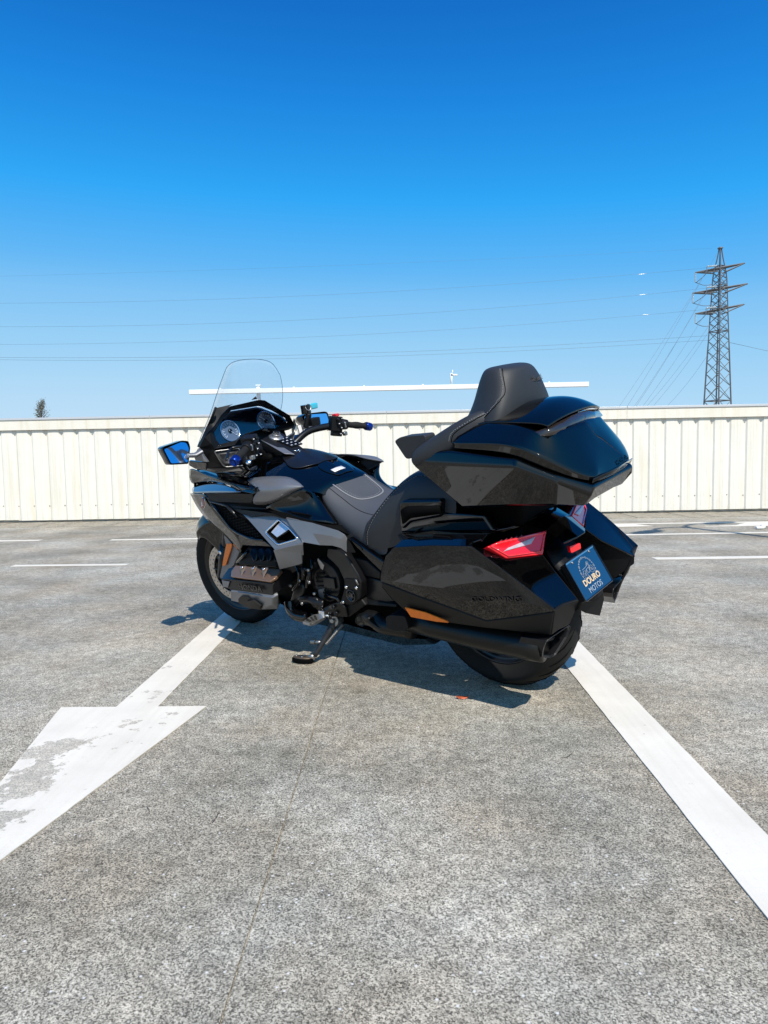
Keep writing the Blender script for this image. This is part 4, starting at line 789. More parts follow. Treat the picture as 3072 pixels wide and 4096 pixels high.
obj('chrome_duct', tube(rounded([(1.2814,0.06,0.9509), (1.2358,0.04,0.9517), (1.1975,0.02,0.9284), (1.2067,0.02,0.9154), (1.2342,0.03,0.9177)], .02)+[(1.2814,0.06,0.9509)], 0.005, 6), M['steel'], B, mirror=True)
obj('frame_head', J(box((1.20, 0, 0.90), (0.14, 0.22, 0.14)), box((1.12, 0, 0.93), (0.2, 0.12, 0.06))), M['deep'], B, bev=0.02)
# ---- windscreen
wsL = [(1.4833,0.25,1.0421), (1.4224,0.243,1.1125), (1.3584,0.228,1.1901), (1.3098,0.202,1.2824), (1.2792,0.163,1.3695)]
def ws_pt(t, s):
    t4 = min(max(t, 0), 1)*4; k = min(int(t4), 3); q = V(wsL[k]).lerp(V(wsL[k+1]), t4-k) if True else None
    if 0 < k < 3 or True:
        P_ = [V(p) for p in wsL]; p0, p1, p2, p3 = P_[max(k-1, 0)], P_[k], P_[k+1], P_[min(k+2, 4)]; f_ = t4-k
        q = 0.5*((2*p1)+(p2-p0)*f_+(2*p0-5*p1+4*p2-p3)*f_*f_+(3*p1-p0-3*p2+p3)*f_**3)
    bul = 0.15*(1-t)+0.055*t; up = -0.015*(1-t)+0.034*t
    return (q.x+bul*(1-s*s), q.y*s, q.z+up*(1-abs(s)**2.4))
scol = [1, .985, .95, .88, .75, .5, .25, 0]; scol = scol+[-x for x in reversed(scol[:-1])]
def tmax(s): return 1.0-0.16*abs(s)**14-0.012*abs(s)**4
wsL[-1] = tuple(V(wsL[-1])+(V(wsL[-1])-V(wsL[-2]))*0.16)
ws_rows = [[ws_pt(k/8*tmax(s), s) for s in scol] for k in range(9)]
scr = obj('windscreen', loft(ws_rows), M['screen'], B, sub=1, solid=0.004, soff=0)
edge = [r[0] for r in ws_rows]+ws_rows[-1][1:]+[r[-1] for r in reversed(ws_rows[:-1])]
obj('screen_edge', tube(smooth_path(edge, 3), 0.0015, 6), glass_mat('screen_edge', (0.45, 0.55, 0.62), 1.5), scr)
obj('screen_bracket', tube([(1.3098,0.225,1.2187), (1.327,0.24,1.1796), (1.4153,0.262,1.0792)], [0.014, 0.016, 0.010], 8, flat=0.35), M['black'], B)
# ---- mirrors
mg = rounded([(1.3473,0.5145,1.076), (1.3757,0.4039,1.0887), (1.3786,0.3755,1.0799), (1.3699,0.3734,1.0545), (1.3403,0.4138,0.9966), (1.3253,0.507,1.0105)], .008)
mh = rounded([(1.3469,0.5256,1.0816), (1.3531,0.5093,1.0888), (1.38,0.3953,1.0956), (1.3848,0.3567,1.0858), (1.3735,0.3613,1.0572), (1.3378,0.4117,0.9884), (1.3215,0.5169,1.0058)], .010)
mc = sum((V(p) for p in mh), Vector())/len(mh)
mb_ = [tuple(mc+(V(p)-mc)*0.72+Vector((0.075, -0.012, -0.005))) for p in mh]; mm_ = [tuple(mc+(V(p)-mc)*1.0+Vector((0.035, 0, 0))) for p in mh]
v1, f1 = loft([mh, mm_, mb_], close=True); nm = len(mh)
f1 = f1+[tuple(range(2*nm, 3*nm))]
for o in obj('mirror_housing', (v1, f1), M['gloss_plain'], B, mirror='pair'):
    sgn = 1 if sum(v.co.y for v in o.data.vertices) > 0 else -1
    q = [tuple(V((p[0], p[1]*sgn, p[2]))+Vector((-0.0015, 0, 0.0004))) for p in mg]
    obj('mirror_glass', prism(q, (0.003, 0, 0)), M['mirror'], o, smooth=False)
    rim_ = [(p[0], p[1]*sgn, p[2]) for p in mh]
    obj('mirror_rim', loft([rim_+[rim_[0]], [tuple(V(a)+Vector((0.0002, 0, 0))) for a in inset(rim_, 0.93)]+[tuple(V(inset(rim_, 0.93)[0])+Vector((0.0002, 0, 0)))]]), M['black'], o, smooth=False)
obj('mirror_stalk', J(tube([(1.3493,0.4,1.0255), (1.3422,0.365,1.0197), (1.3344,0.33,1.031)], [0.018, 0.021, 0.020], 8, flat=0.6), prism([(1.3615,0.33,1.0473), (1.3499,0.325,1.0175), (1.3344,0.312,0.9751), (1.382,0.345,0.9897), (1.3701,0.355,1.0167)], (0.01, -0.02, -0.002))), M['grey'], B, bev=0.003, mirror=True)
obj('mirror_base', prism([(1.4144,0.36,0.9932), (1.3405,0.31,0.9726), (1.3891,0.29,0.9307), (1.4651,0.3,0.9405), (1.4691,0.33,0.9655)], (0.03, -0.03, 0)), M['gloss_plain'], B, bev=0.006, mirror=True)
# ---- engine: cylinder head cover and guard
top_b = [(1.3556,0.3,0.4454), (1.3042,0.29,0.4593), (0.9566,0.3,0.4763), (0.9399,0.305,0.4689)]
top_f = [(1.3237,0.375,0.4195), (1.221,0.385,0.4309), (0.9394,0.385,0.4416), (0.9237,0.385,0.4388)]
mid_f = [(1.3193,0.375,0.3825), (1.241,0.385,0.3761), (0.9551,0.385,0.385), (0.9364,0.385,0.3851)]
rear_t, rear_b = (0.9183,0.2,0.4784), (0.9321,0.2,0.4232)
head_v = top_b+top_f+mid_f+[rear_t, rear_b, (1.3057,0.36,0.3036), (0.9215,0.37,0.3836)]
obj('cylinder_head_cover', (head_v, [(0, 1, 5, 4), (1, 2, 6, 5), (2, 3, 7, 6), (4, 5, 9, 8), (5, 6, 10, 9), (6, 7, 11, 10), (3, 12, 13, 11, 7)]), M['satin'], B, bev=0.006, solid=0.01, mirror=True)
bz = [(1.2201,0.386,0.4406), (1.2574,0.352,0.4533), (1.2816,0.306,0.4652), (0.9428,0.312,0.4802), (0.9284,0.322,0.4758), (0.9166,0.372,0.4589), (0.9341,0.39,0.4485)]
bc = obj('bronze_cover', prism(lift(bz, (0, 0.004, 0.006)), (0, -0.015, -0.012)), M['bronze'], B, bev=0.005, mirror='pair')
for P0 in (V((1.1581,0.36,0.4621)), V((1.0766,0.36,0.4659)), V((0.9978,0.36,0.4696))):
    nb_ = [(P0+Vector((0.022, -0.012, 0.022))), (P0+Vector((-0.020, -0.016, 0.026))), (P0+Vector((-0.002, 0.012, -0.022)))]
    for ob, s in zip(bc, (1, -1)):
        q = [(p.x, p.y*s, p.z) for p in nb_]; c0 = sum((V(p) for p in q), Vector())/3
        pk = c0+Vector((0, 0.004*s, 0.004))
        obj('cover_notch', ([tuple(V(p)+Vector((0, 0.006*s, 0.006))) for p in q]+[tuple(pk+Vector((-0.008, 0.004*s, 0.004)))], [(0, 1, 3), (1, 2, 3), (2, 0, 3)]), M['bronze'], ob, smooth=False)
        obj('cover_bolt', lathe([(0.006, 0), (0.006, 0.005), (0.003, 0.006)], c0+Vector((-0.002, 0.006*s, 0.016)), (0, 0.6*s, 0.8), 10), M['chrome'], ob)
hr = (V((0.9495,0.385,0.4052))-V((1.2319,0.385,0.396))); hu = V((1.2234,0.385,0.4231))-V((1.241,0.385,0.3761))
text('lettering', 'HONDA', M['gloss_plain'], B, V((1.1598,0.3965,0.3954)), hr, hu, 0.036, 0.004, stretch=1.25, bold=0.02)
gd = [(1.2419,0.392,0.3755), (1.1513,0.394,0.3781), (0.9301,0.394,0.3807), (0.9141,0.37,0.3881)]
gl_ = [(1.2816,0.375,0.3134), (1.2014,0.385,0.317), (1.1613,0.375,0.2941), (1.0727,0.362,0.2912)]
obj('engine_guard', (gd+gl_+[(0.9703,0.345,0.3003), (0.9512,0.385,0.3427)], [(0, 1, 5, 4), (1, 2, 9, 7, 6, 5), (2, 3, 8, 9), (9, 8, 7)]), M['grey'], B, bev=0.006, solid=0.02, mirror=True)
obj('guard_scoop', J(prism([(1.1876,0.392,0.342), (1.1563,0.394,0.3616), (1.1088,0.395,0.3667), (1.0459,0.388,0.3312), (1.053,0.37,0.2977), (1.1397,0.378,0.297), (1.197,0.388,0.3187)], (0, 0.004, 0)), prism([(1.1206,0.405,0.3406), (1.0567,0.408,0.3584), (1.0273,0.395,0.3291), (1.051,0.385,0.3074), (1.1223,0.39,0.3051)], (0, -0.012, 0))), M['black'], B, bev=0.004, mirror=True)
obj('guard_fillet', prism([(1.3108,0.378,0.415), (1.2368,0.388,0.4197), (1.2626,0.386,0.3872), (1.3121,0.378,0.3813)], (0, 0.003, 0)), M['grey'], B, bev=0.002, mirror=True)
obj('intake_runner', prism([(1.2258,0.245,0.5403), (1.1874,0.245,0.5443), (1.1255,0.29,0.5379), (1.12,0.31,0.5007), (1.1428,0.31,0.4986), (1.1754,0.29,0.5302)], (0, -0.05, 0)), M['satin'], B, bev=0.010, mirror=True)
obj('intake_runner', prism([(1.1704,0.245,0.5445), (1.1329,0.245,0.5484), (1.0721,0.29,0.5421), (1.0666,0.31,0.5054), (1.0889,0.31,0.5034), (1.1209,0.29,0.5346)], (0, -0.05, 0)), M['satin'], B, bev=0.010, mirror=True)
obj('intake_runner', prism([(1.1162,0.245,0.5485), (1.0795,0.245,0.5524), (1.02,0.29,0.5463), (1.0143,0.31,0.5101), (1.0362,0.31,0.5081), (1.0676,0.29,0.5389)], (0, -0.05, 0)), M['satin'], B, bev=0.010, mirror=True)
obj('intake_runner', prism([(1.0632,0.245,0.5525), (1.0274,0.245,0.5563), (0.9689,0.29,0.5504), (0.9632,0.31,0.5146), (0.9846,0.31,0.5127), (1.0156,0.29,0.5431)], (0, -0.05, 0)), M['satin'], B, bev=0.010, mirror=True)
obj('intake_box', prism([(1.2634,0.235,0.5439), (1.0497,0.24,0.5446), (1.0326,0.26,0.4629), (1.3372,0.26,0.4494), (1.313,0.24,0.4956)], (0, -0.06, 0)), M['black'], B, bev=0.01, mirror=True)
# ---- engine side
cc = (0.7676,0.205,0.4169)
obj('clutch_cover', J(lathe([(0.105, -0.06), (0.105, 0.0), (0.095, 0.02), (0.055, 0.026), (0.05, 0.02), (0.0005, 0.02)], cc, (0, 1, 0), 36), box(V(cc)+Vector((-0.045, 0.02, -0.0)), (0.07, 0.03, 0.05))), M['satin'], B, bev=0.003)
obj('cooling_fin', prism([(0.8264,0.225,0.4708), (0.7502,0.232,0.477), (0.7521,0.232,0.4691), (0.8283,0.225,0.4629)], (0, -0.03, 0)), M['black'], B, bev=0.002)
obj('cooling_fin', prism([(0.8312,0.225,0.4509), (0.7548,0.232,0.4574), (0.7566,0.232,0.4495), (0.8332,0.225,0.4429)], (0, -0.03, 0)), M['black'], B, bev=0.002)
obj('cooling_fin', prism([(0.8361,0.225,0.4308), (0.7594,0.232,0.4377), (0.7612,0.232,0.4298), (0.838,0.225,0.4227)], (0, -0.03, 0)), M['black'], B, bev=0.002)
obj('cooling_fin', prism([(0.8409,0.225,0.4106), (0.764,0.232,0.4179), (0.7658,0.232,0.4099), (0.8429,0.225,0.4025)], (0, -0.03, 0)), M['black'], B, bev=0.002)
obj('cooling_fin', prism([(0.8458,0.225,0.3904), (0.7686,0.232,0.398), (0.7705,0.232,0.39), (0.8478,0.225,0.3822)], (0, -0.03, 0)), M['black'], B, bev=0.002)
obj('cover_plate', prism([(0.8092,0.235,0.3766), (0.7657,0.235,0.387), (0.7826,0.235,0.3353), (0.8088,0.235,0.3374)], (0, -0.03, 0)), M['grey'], B, bev=0.004)
obj('heat_shield', prism([(0.7429,0.26,0.5368), (0.711,0.26,0.5072), (0.7249,0.26,0.4836), (0.7373,0.26,0.491), (0.7488,0.26,0.526)], (0, -0.004, 0)), M['steel'], B, bev=0.001)
obj('gear_linkage', J(tube([(0.8323,0.27,0.4923), (0.8491,0.27,0.4343)], 0.012, 8), tube([(0.7925,0.275,0.4838), (0.803,0.275,0.4269)], 0.010, 8), tube([(0.8391,0.27,0.4846), (0.7905,0.275,0.4822)], 0.010, 8)), M['satin'], B)
for p in ((0.78,0.287,0.489), (0.7891,0.287,0.4319), (0.928,0.28,0.3977), (0.8781,0.275,0.3163), (0.7975,0.262,0.3693), (0.8714,0.27,0.4248)):
    obj('engine_bolt', lathe([(0.008, 0), (0.008, 0.008), (0.0045, 0.010)], p, (0, 1, 0), 6), M['steel'], B)
obj('shift_drum', tube(smooth_path([(0.906,0.255,0.3216), (0.8398,0.262,0.3362), (0.7978,0.262,0.3273), (0.7636,0.25,0.3202)], 4), 0.02, 10), M['satin'], B)
obj('frame_boss', J(lathe([(0.026, 0), (0.026, 0.012), (0.014, 0.012), (0.013, 0.004)], (0.7999,0.262,0.3289), (0, 1, 0), 16), lathe([(0.020, 0), (0.020, 0.012), (0.010, 0.012)], (0.7857,0.255,0.3067), (0, 1, 0), 14)), M['satin'], B)
obj('pump_housing', prism([(0.9407,0.26,0.3848), (0.8879,0.26,0.4124), (0.8635,0.265,0.3882), (0.8788,0.265,0.3468), (0.9636,0.26,0.2753), (1.0032,0.26,0.2849)], (0, -0.07, 0)), M['satin'], B, bev=0.014)
obj('coolant_pipe', tube(smooth_path([(0.9809,0.265,0.3083), (0.9675,0.275,0.2768), (0.934,0.278,0.2532), (0.8681,0.27,0.2468)], 6), 0.026, 14), M['gloss_plain'], B)
obj('head_side_rail', prism([(0.9576,0.3,0.4833), (0.8671,0.245,0.5002), (0.8688,0.245,0.4735), (0.9852,0.29,0.4231)], (0, -0.03, 0)), M['satin'], B, bev=0.006)
# frame plate
fpo = [(0.6706,0.262,0.5895), (0.5991,0.262,0.5876), (0.5681,0.262,0.5686), (0.5482,0.262,0.5359), (0.5165,0.262,0.4865), (0.5015,0.262,0.452), (0.5221,0.26,0.3793), (0.5814,0.258,0.3398), (0.6154,0.256,0.3352), (0.6509,0.254,0.3511), (0.6097,0.258,0.415), (0.6067,0.26,0.4565), (0.6246,0.262,0.5024), (0.6492,0.262,0.5236), (0.6859,0.262,0.5466)]
obj('frame_spar', prism(fpo, (0, -0.045, 0)), M['satin'], B, bev=0.007, mirror=True)
hp = [(0.5957,0.266,0.4604), (0.5279,0.266,0.4653), (0.5141,0.266,0.4289), (0.5138,0.265,0.4038), (0.5199,0.264,0.3827), (0.5769,0.262,0.3433), (0.6109,0.26,0.3387), (0.6446,0.258,0.3541), (0.6045,0.262,0.417)]
obj('pivot_cover', prism(hp, (0, -0.006, 0)), M['black'], B, bev=0.003, mirror=True)
for p in ((0.5891,0.266,0.4236), (0.5296,0.266,0.4265), (0.6288,0.26,0.3493)):
    obj('cover_bolt', lathe([(0.0075, 0), (0.0075, 0.004), (0.004, 0.005)], p, (0, 1, 0), 10), M['chrome'], B)
pc = V((0.5713,0.265,0.3874)); obj('pivot_cap', J(lathe([(0.027, 0), (0.027, 0.003), (0.023, 0.003), (0.022, -0.002), (0.0005, -0.002)], pc, (0, 1, 0), 28), *[box(pc+Vector((0.015*math.cos(a), 0.001, 0.015*math.sin(a))), (0.007, 0.004, 0.007)) for a in (0.4, 1.45, 2.5, 3.55, 4.6, 5.65)]), M['gloss_plain'], B)
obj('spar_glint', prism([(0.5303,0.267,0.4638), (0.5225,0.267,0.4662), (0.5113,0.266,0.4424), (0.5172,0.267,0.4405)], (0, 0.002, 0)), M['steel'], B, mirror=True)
obj('lower_frame', prism([(0.6222,0.25,0.3303), (0.5326,0.25,0.3726), (0.5076,0.25,0.344), (0.6308,0.24,0.2715), (0.6728,0.24,0.2671)], (0, -0.06, 0)), M['black'], B, bev=0.008, mirror=True)
obj('peg_bracket', prism([(0.748,0.27,0.3104), (0.6982,0.27,0.3329), (0.6437,0.27,0.3504), (0.6213,0.262,0.3229), (0.6264,0.252,0.2769), (0.6855,0.255,0.2694), (0.7422,0.265,0.2651), (0.7573,0.272,0.2922)], (0, -0.02, 0)), M['satin'], B, bev=0.006, mirror=True)
for p in ((0.6821,0.272,0.3237), (0.6778,0.266,0.293), (0.717,0.27,0.2707)):
    obj('bracket_bolt', lathe([(0.010, 0), (0.010, 0.006), (0.0055, 0.006), (0.0055, 0.002)], p, (0, 1, 0), 12), M['satin'], B)
pg = [(0.7497,0.4,0.2964), (0.7542,0.365,0.2991), (0.7565,0.33,0.3004), (0.754,0.285,0.2906), (0.7478,0.27,0.2804), (0.745,0.27,0.2719), (0.7315,0.315,0.2758), (0.7166,0.36,0.2813), (0.7182,0.392,0.2904)]
peg = obj('footpeg', prism(pg, (0, 0, -0.012)), M['steel'], B, bev=0.005, mirror='pair')
for ob, s in zip(peg, (1, -1)):
    for t in (0.2, 0.42, 0.64):
        a = V(pg[0]).lerp(V(pg[3]), t); b = V(pg[8]).lerp(V(pg[6]), t)
        a, b = a.lerp(b, 0.15), a.lerp(b, 0.85)
        obj('peg_rubber', bar((a.x, a.y*s, a.z+0.003), (b.x, b.y*s, b.z+0.003), 0.006, 6), M['tyre'], ob)
obj('peg_hinge', J(box((0.7482,0.275,0.2876), (0.035, 0.03, 0.03)), lathe([(0.006, -0.02), (0.006, 0.02)], (0.7399,0.272,0.2752), (1, 0, 0), 8)), M['chrome'], B, bev=0.004, mirror=True)
# ---- side stand
s0, s1 = V((0.7397,0.215,0.2332)), V((0.791,0.335,0.1012))
sft = V((0.8454,0.36,0.0777))
stand = obj('side_stand', tube([s0, s0.lerp(s1, 0.12), s0.lerp(s1, 0.5), s0.lerp(s1, 0.9), s1], [0.021, 0.019, 0.015, 0.012, 0.012], 10), simple('worn_stand', (0.03, 0.03, 0.031), 0.4, 0.5, var=0.5, vscale=40), B)
obj('stand_pivot', J(lathe([(0.028, -0.02), (0.028, 0.02)], s0, (0, 1, 0.2), 16), lathe([(0.012, 0.02), (0.012, 0.032)], s0, (0, 1, 0.2), 6)), M['steel'], stand, bev=0.003)
obj('stand_lug', J(tube([s0.lerp(s1, 0.62), s0.lerp(s1, 0.62)+Vector((0.03, 0.02, 0.004))], 0.008, 8), lathe([(0.012, 0), (0.012, 0.02)], s0.lerp(s1, 0.62)+Vector((0.03, 0.02, 0.004)), (1, 0, 0), 8)), M['steel'], stand)
# spring
sp_a, sp_b = s0+Vector((-0.03, -0.005, -0.02)), s0.lerp(s1, 0.66)+Vector((-0.022, -0.004, 0)); sd_ = sp_b-sp_a; su_, sw_ = frame_of(sd_)
obj('stand_spring', tube([sp_a+sd_*(k/160)+(su_*math.cos(k*0.9)+sw_*math.sin(k*0.9))*0.007 for k in range(161)], 0.0018, 4), M['steel'], stand)
WI = Matrix(PM).transposed()
def to_local(p): return WI @ (V(p)-V(PO))
ftw = Matrix(PM) @ sft+V(PO); ft0 = Vector((ftw.x, ftw.y, 0.0)); ax = (Matrix(PM) @ (s1-sft)); ax.z = 0; ax.normalize(); ay_ = Vector((-ax.y, ax.x, 0))
def footloop(a, b, z): return [tuple(to_local(ft0+ax*a*math.cos(t)+ay_*b*math.sin(t)+Vector((0, 0, z)))) for t in [2*math.pi*k/18 for k in range(18)]]
obj('stand_foot', loft([footloop(.050, .027, 0.005), footloop(.052, .029, 0.008), footloop(.052, .029, 0.020), footloop(.046, .024, 0.024)], close=True, ends=True), M['deep'], stand, ang=40)
obj('foot_plate', loft([footloop(.047, .025, 0.0243), footloop(.045, .023, 0.029)], close=True, ends=True), simple('rusty_plate', (0.12, 0.085, 0.06), 0.5, 0.6, var=0.4, vscale=50), stand, ang=40)
obj('foot_bolt', J(*[lathe([(0.004, 0), (0.004, 0.005), (0.002, 0.006)], to_local(ft0+ax*a+ay_*b+Vector((0, 0, 0.029))), (0, 0.2, 1), 8) for a, b in ((-.03, 0), (0.005, 0.015), (0.005, -0.015), (0.035, 0))]), M['chrome'], stand)
obj('foot_link', tube([s1, to_local(ft0+ax*0.03+Vector((0, 0, 0.028)))], [0.012, 0.010], 8), M['steel'], stand)
# ---- underside, header, floorboard, swingarm
obj('belly_pan', loft([[(1.30, .10, .30), (1.30, .06, .20), (1.30, -.06, .20), (1.30, -.10, .30)], [(1.1, .22, .26), (1.1, .15, .155), (1.1, -.15, .155), (1.1, -.22, .26)], [(0.7, .21, .22), (0.7, .15, .14), (0.7, -.15, .14), (0.7, -.21, .22)], [(0.40, .24, .22), (0.40, .18, .15), (0.40, -.18, .15), (0.40, -.24, .22)], [(0.2, .26, .25), (0.2, .2, .2), (0.2, -.2, .2), (0.2, -.26, .25)]], ends=True), M['gloss_plain'], B, bev=0.015)
obj('exhaust_header', tube(smooth_path([(0.5746,0.24,0.2625), (0.497,0.265,0.2976), (0.4402,0.28,0.3053), (0.3822,0.285,0.2865), (0.233,0.29,0.293)], 5), [0.018]*2+[0.028]*4+[0.034]*15, 14), M['exhaust'], B, mirror=True)
obj('passenger_floorboard', prism(rounded([(0.3008,0.36,0.3685), (0.2739,0.36,0.3796), (0.2063,0.355,0.3834), (0.1965,0.355,0.3346), (0.2133,0.355,0.3228), (0.2592,0.36,0.3149), (0.304,0.362,0.322)], .012), (0, -0.10, 0)), M['black'], B, bev=0.008, mirror=True)
obj('shift_pedal', prism([(0.4527,0.335,0.3284), (0.4297,0.335,0.3399), (0.4145,0.335,0.3341), (0.421,0.335,0.3218), (0.3453,0.31,0.2637), (0.3627,0.31,0.256), (0.4594,0.335,0.316)], (0, -0.03, 0)), M['satin'], B, bev=0.006, mirror=True)
obj('swingarm', prism([(0.5324,0.215,0.4622), (0.4161,0.235,0.4616), (0.3564,0.235,0.3716), (0.4295,0.23,0.3502), (0.5651,0.215,0.3555)], (0, -0.08, 0)), M['satin'], B, bev=0.012, mirror=True)
obj('swingarm_guard', prism([(0.5566,0.228,0.3604), (0.488,0.232,0.3626), (0.3357,0.25,0.3735), (0.3384,0.25,0.3587), (0.4761,0.24,0.3444), (0.5443,0.232,0.339)], (0, -0.03, 0)), M['black'], B, bev=0.005, mirror=True)
obj('frame_cover', prism([(0.574,0.225,0.5455), (0.4794,0.235,0.5398), (0.4024,0.245,0.4987), (0.4141,0.24,0.4668), (0.5225,0.225,0.466)], (0, -0.04, 0)), M['black'], B, bev=0.006, mirror=True)
obj('seat_rail', prism([(0.5648,0.235,0.6325), (0.5357,0.238,0.6239), (0.3703,0.25,0.5494), (0.3929,0.25,0.5045), (0.4455,0.245,0.5395), (0.5262,0.24,0.5993)], (0, -0.03, 0)), M['gloss'], B, bev=0.006, mirror=True)
# ---- side cases
def side_case():
    tp = [(0.2382,0.407,0.5827), (0.2116,0.404,0.6342), (0.1691,0.402,0.6717), (-0.0009,0.396,0.6892), (-0.1558,0.382,0.6931), (-0.2915,0.366,0.5925), (-0.4158,0.344,0.494)]
    ck = [(0.2466,0.413,0.5428), (0.2095,0.412,0.5424), (0.1062,0.409,0.5408), (-0.0417,0.403,0.5394), (-0.2018,0.392,0.5329), (-0.3245,0.373,0.5145), (-0.4168,0.344,0.4918)]
    bt = [(0.2488,0.41,0.5361), (0.193,0.406,0.5233), (0.0908,0.398,0.496), (-0.0468,0.385,0.4628), (-0.1723,0.372,0.43), (-0.3035,0.358,0.4598), (-0.4151,0.342,0.4849)]
    lid = obj('side_case_lid', loft([tp, ck, bt]), M['gloss'], B, bev=0.009, seg=4, solid=0.01, mirror='pair')
    tp2 = [(0.1881,0.372,0.6591), (0.005,0.389,0.6848), (-0.1627,0.392,0.6949)]
    obj('side_case_shoulder', loft([tp[2:5], [(0.1659,0.372,0.6817), (0.0129,0.366,0.6954), (-0.1436,0.352,0.6982)], [(0.1682,0.355,0.6869), (0.0255,0.348,0.7006), (-0.1658,0.332,0.7045)]]), M['gloss'], B, bev=0.004, solid=0.006, mirror=True)
    obj('side_case_top', loft([[(0.1624,0.354,0.6785), (0.0277,0.347,0.6913), (-0.1636,0.33,0.6977)], [(0.2352,0.3,0.681), (0.0615,0.3,0.6983), (-0.1602,0.29,0.7088)], [(0.2733,0.24,0.6714), (0.1071,0.24,0.6913), (-0.1423,0.22,0.6935)]]), M['gloss_plain'], B, bev=0.006, solid=0.006, mirror=True)
    fr = tp[0:3]+[(0.2894,0.368,0.5225)]
    obj('side_case_front', loft([[tp[2], tp[1], tp[0], ck[0]], [(p[0]+0.012, 0.24, p[2]+0.02) for p in (tp[2], tp[1], tp[0], ck[0])]]), M['gloss'], B, solid=0.006, mirror=True)
    l1 = [tp[4], tp[5], tp[6]]
    l2 = [(-0.1726,0.348,0.6785), (-0.2959,0.335,0.5924), (-0.4103,0.315,0.4845)]
    l3 = [(-0.2341,0.305,0.6312), (-0.3212,0.303,0.5811), (-0.4101,0.285,0.4826)]
    l4 = [(-0.2921,0.165,0.6048), (-0.3448,0.185,0.5555), (-0.4441,0.235,0.4874)]
    obj('side_case_rear', loft([l1, l2, l3, l4]), M['gloss'], B, bev=0.010, seg=4, solid=0.008, mirror=True)
    obj('side_case_inner', fill([(-0.2921,0.165,0.6048), (-0.3448,0.185,0.5555), (-0.4441,0.235,0.4874), (-0.4415,0.235,0.457), (-0.30, .20, .34), (-0.1, .18, .34), (-0.1, .17, .62)]), M['black'], B, smooth=False, mirror=True)
    tt = [(0.2495,0.411,0.5323), (0.1931,0.407,0.5183), (0.0907,0.399,0.4917), (-0.0468,0.386,0.458), (-0.1723,0.373,0.4254), (-0.3036,0.359,0.4554), (-0.4115,0.343,0.4801)]
    tb = [(0.2561,0.402,0.5113), (0.2343,0.385,0.4632), (0.1929,0.365,0.4094), (0.0685,0.348,0.3818), (-0.1325,0.336,0.3814), (-0.261,0.322,0.3816), (-0.3693,0.302,0.3787)]
    tr_ = [(-0.416,0.343,0.489), (-0.4212,0.288,0.4876), (-0.447,0.236,0.4869)]; tq = [(-0.3712,0.301,0.378), (-0.3921,0.29,0.3958), (-0.4,0.222,0.391)]
    obj('side_case_trim', loft([tt, tb]), M['black'], B, bev=0.004, solid=0.01, mirror=True)
    obj('side_case_trim_rear', loft([tr_, tq]), M['black'], B, bev=0.003, solid=0.01, mirror=True)
    obj('side_case_floor', loft([tb, [(p[0], 0.2, p[2]+0.02) for p in tb]]), M['black'], B, mirror=True)
    obj('reflector', prism([(0.172,0.382,0.4359), (0.0823,0.373,0.4245), (0.0005,0.363,0.4006), (-0.006,0.361,0.3928), (0.0499,0.361,0.389), (0.1617,0.366,0.3928)], (0, 0.007, 0.0)), M['amber'], B, bev=0.002, mirror=True)
    r_ = V((-0.3172,0.3752,0.522))-V((-0.137,0.3906,0.5059)); u_ = V((-0.2111,0.3869,0.5262))-V((-0.221,0.3784,0.4877))
    for l_, s in zip(lid, (1, -1)):
        o0 = V((-0.1363,0.3901,0.5031))+Vector((0, 0.0022, -0.0006))
        if s > 0: text('lettering', 'GOLDWING', M['gloss_plain'], l_, o0, r_, u_, 0.025, 0.005, stretch=1.32)
side_case()
# ---- tail
def tail():
    pts = [(-0.1936,0.352,0.6849), (-0.2055,0.2993,0.6877), (-0.2697,0.085,0.6693), (-0.2869,0.1581,0.6022), (-0.2341,0.305,0.6312)]
    nrm = (V(pts[2])-V(pts[0])).cross(V(pts[4])-V(pts[0])).normalized()
    if nrm.x > 0: nrm = -nrm
    tl = obj('tail_light', prism(lift(pts, nrm*0.004), -nrm*0.05), M['red'], B, bev=0.006, mirror='pair')
    inn = [(-0.2218,0.3065,0.6536), (-0.225,0.2817,0.6595), (-0.2569,0.1499,0.6624), (-0.257,0.1848,0.6456)]
    rid = [(-0.199,0.3378,0.6815), (-0.2089,0.2971,0.6824), (-0.2673,0.1042,0.6647), (-0.2796,0.1619,0.614), (-0.2334,0.2961,0.6368)]
    for o, s in zip(tl, (1, -1)):
        ms = lambda L: [(p[0], p[1]*s, p[2]) for p in L]; nn = Vector((nrm.x, nrm.y*s, nrm.z))
        obj('light_rim', tube(ms(lift(rid, nrm*0.005))+ms(lift(rid, nrm*0.005))[:1], 0.004, 6), M['redlit'], o)
        obj('light_core', prism(ms(lift(inn, nrm*0.0085)), -nn*0.004), M['tail_core'], o, bev=0.002)
        for k in range(5):
            a = V(pts[1]).lerp(V(pts[2]), 0.02+0.1*k); q = lift([a+Vector((0, 0, 0)), a+Vector((-0.001, -0.012, 0.002)), a+Vector((-0.004, -0.010, -0.014)), a+Vector((-0.003, -0.002, -0.013))], nrm*0.0052)
            obj('light_tooth', prism(ms(q), -nn*0.004), M['badge_red'], o)
tail()
obj('tail_cowl', loft([[(-.20, .12, .70), (-.20, .04, .715), (-.20, -.04, .715), (-.20, -.12, .70)], [(-.275, .095, .672), (-.285, .03, .69), (-.285, -.03, .69), (-.275, -.095, .672)], [(-.335, .085, .625), (-.36, .03, .632), (-.36, -.03, .632), (-.335, -.085, .625)], [(-.27, .085, .585), (-.28, .03, .58), (-.28, -.03, .58), (-.27, -.085, .585)], [(-.20, .10, .56), (-.20, .03, .56), (-.20, -.03, .56), (-.20, -.10, .56)]]), M['gloss'], B, bev=0.006)
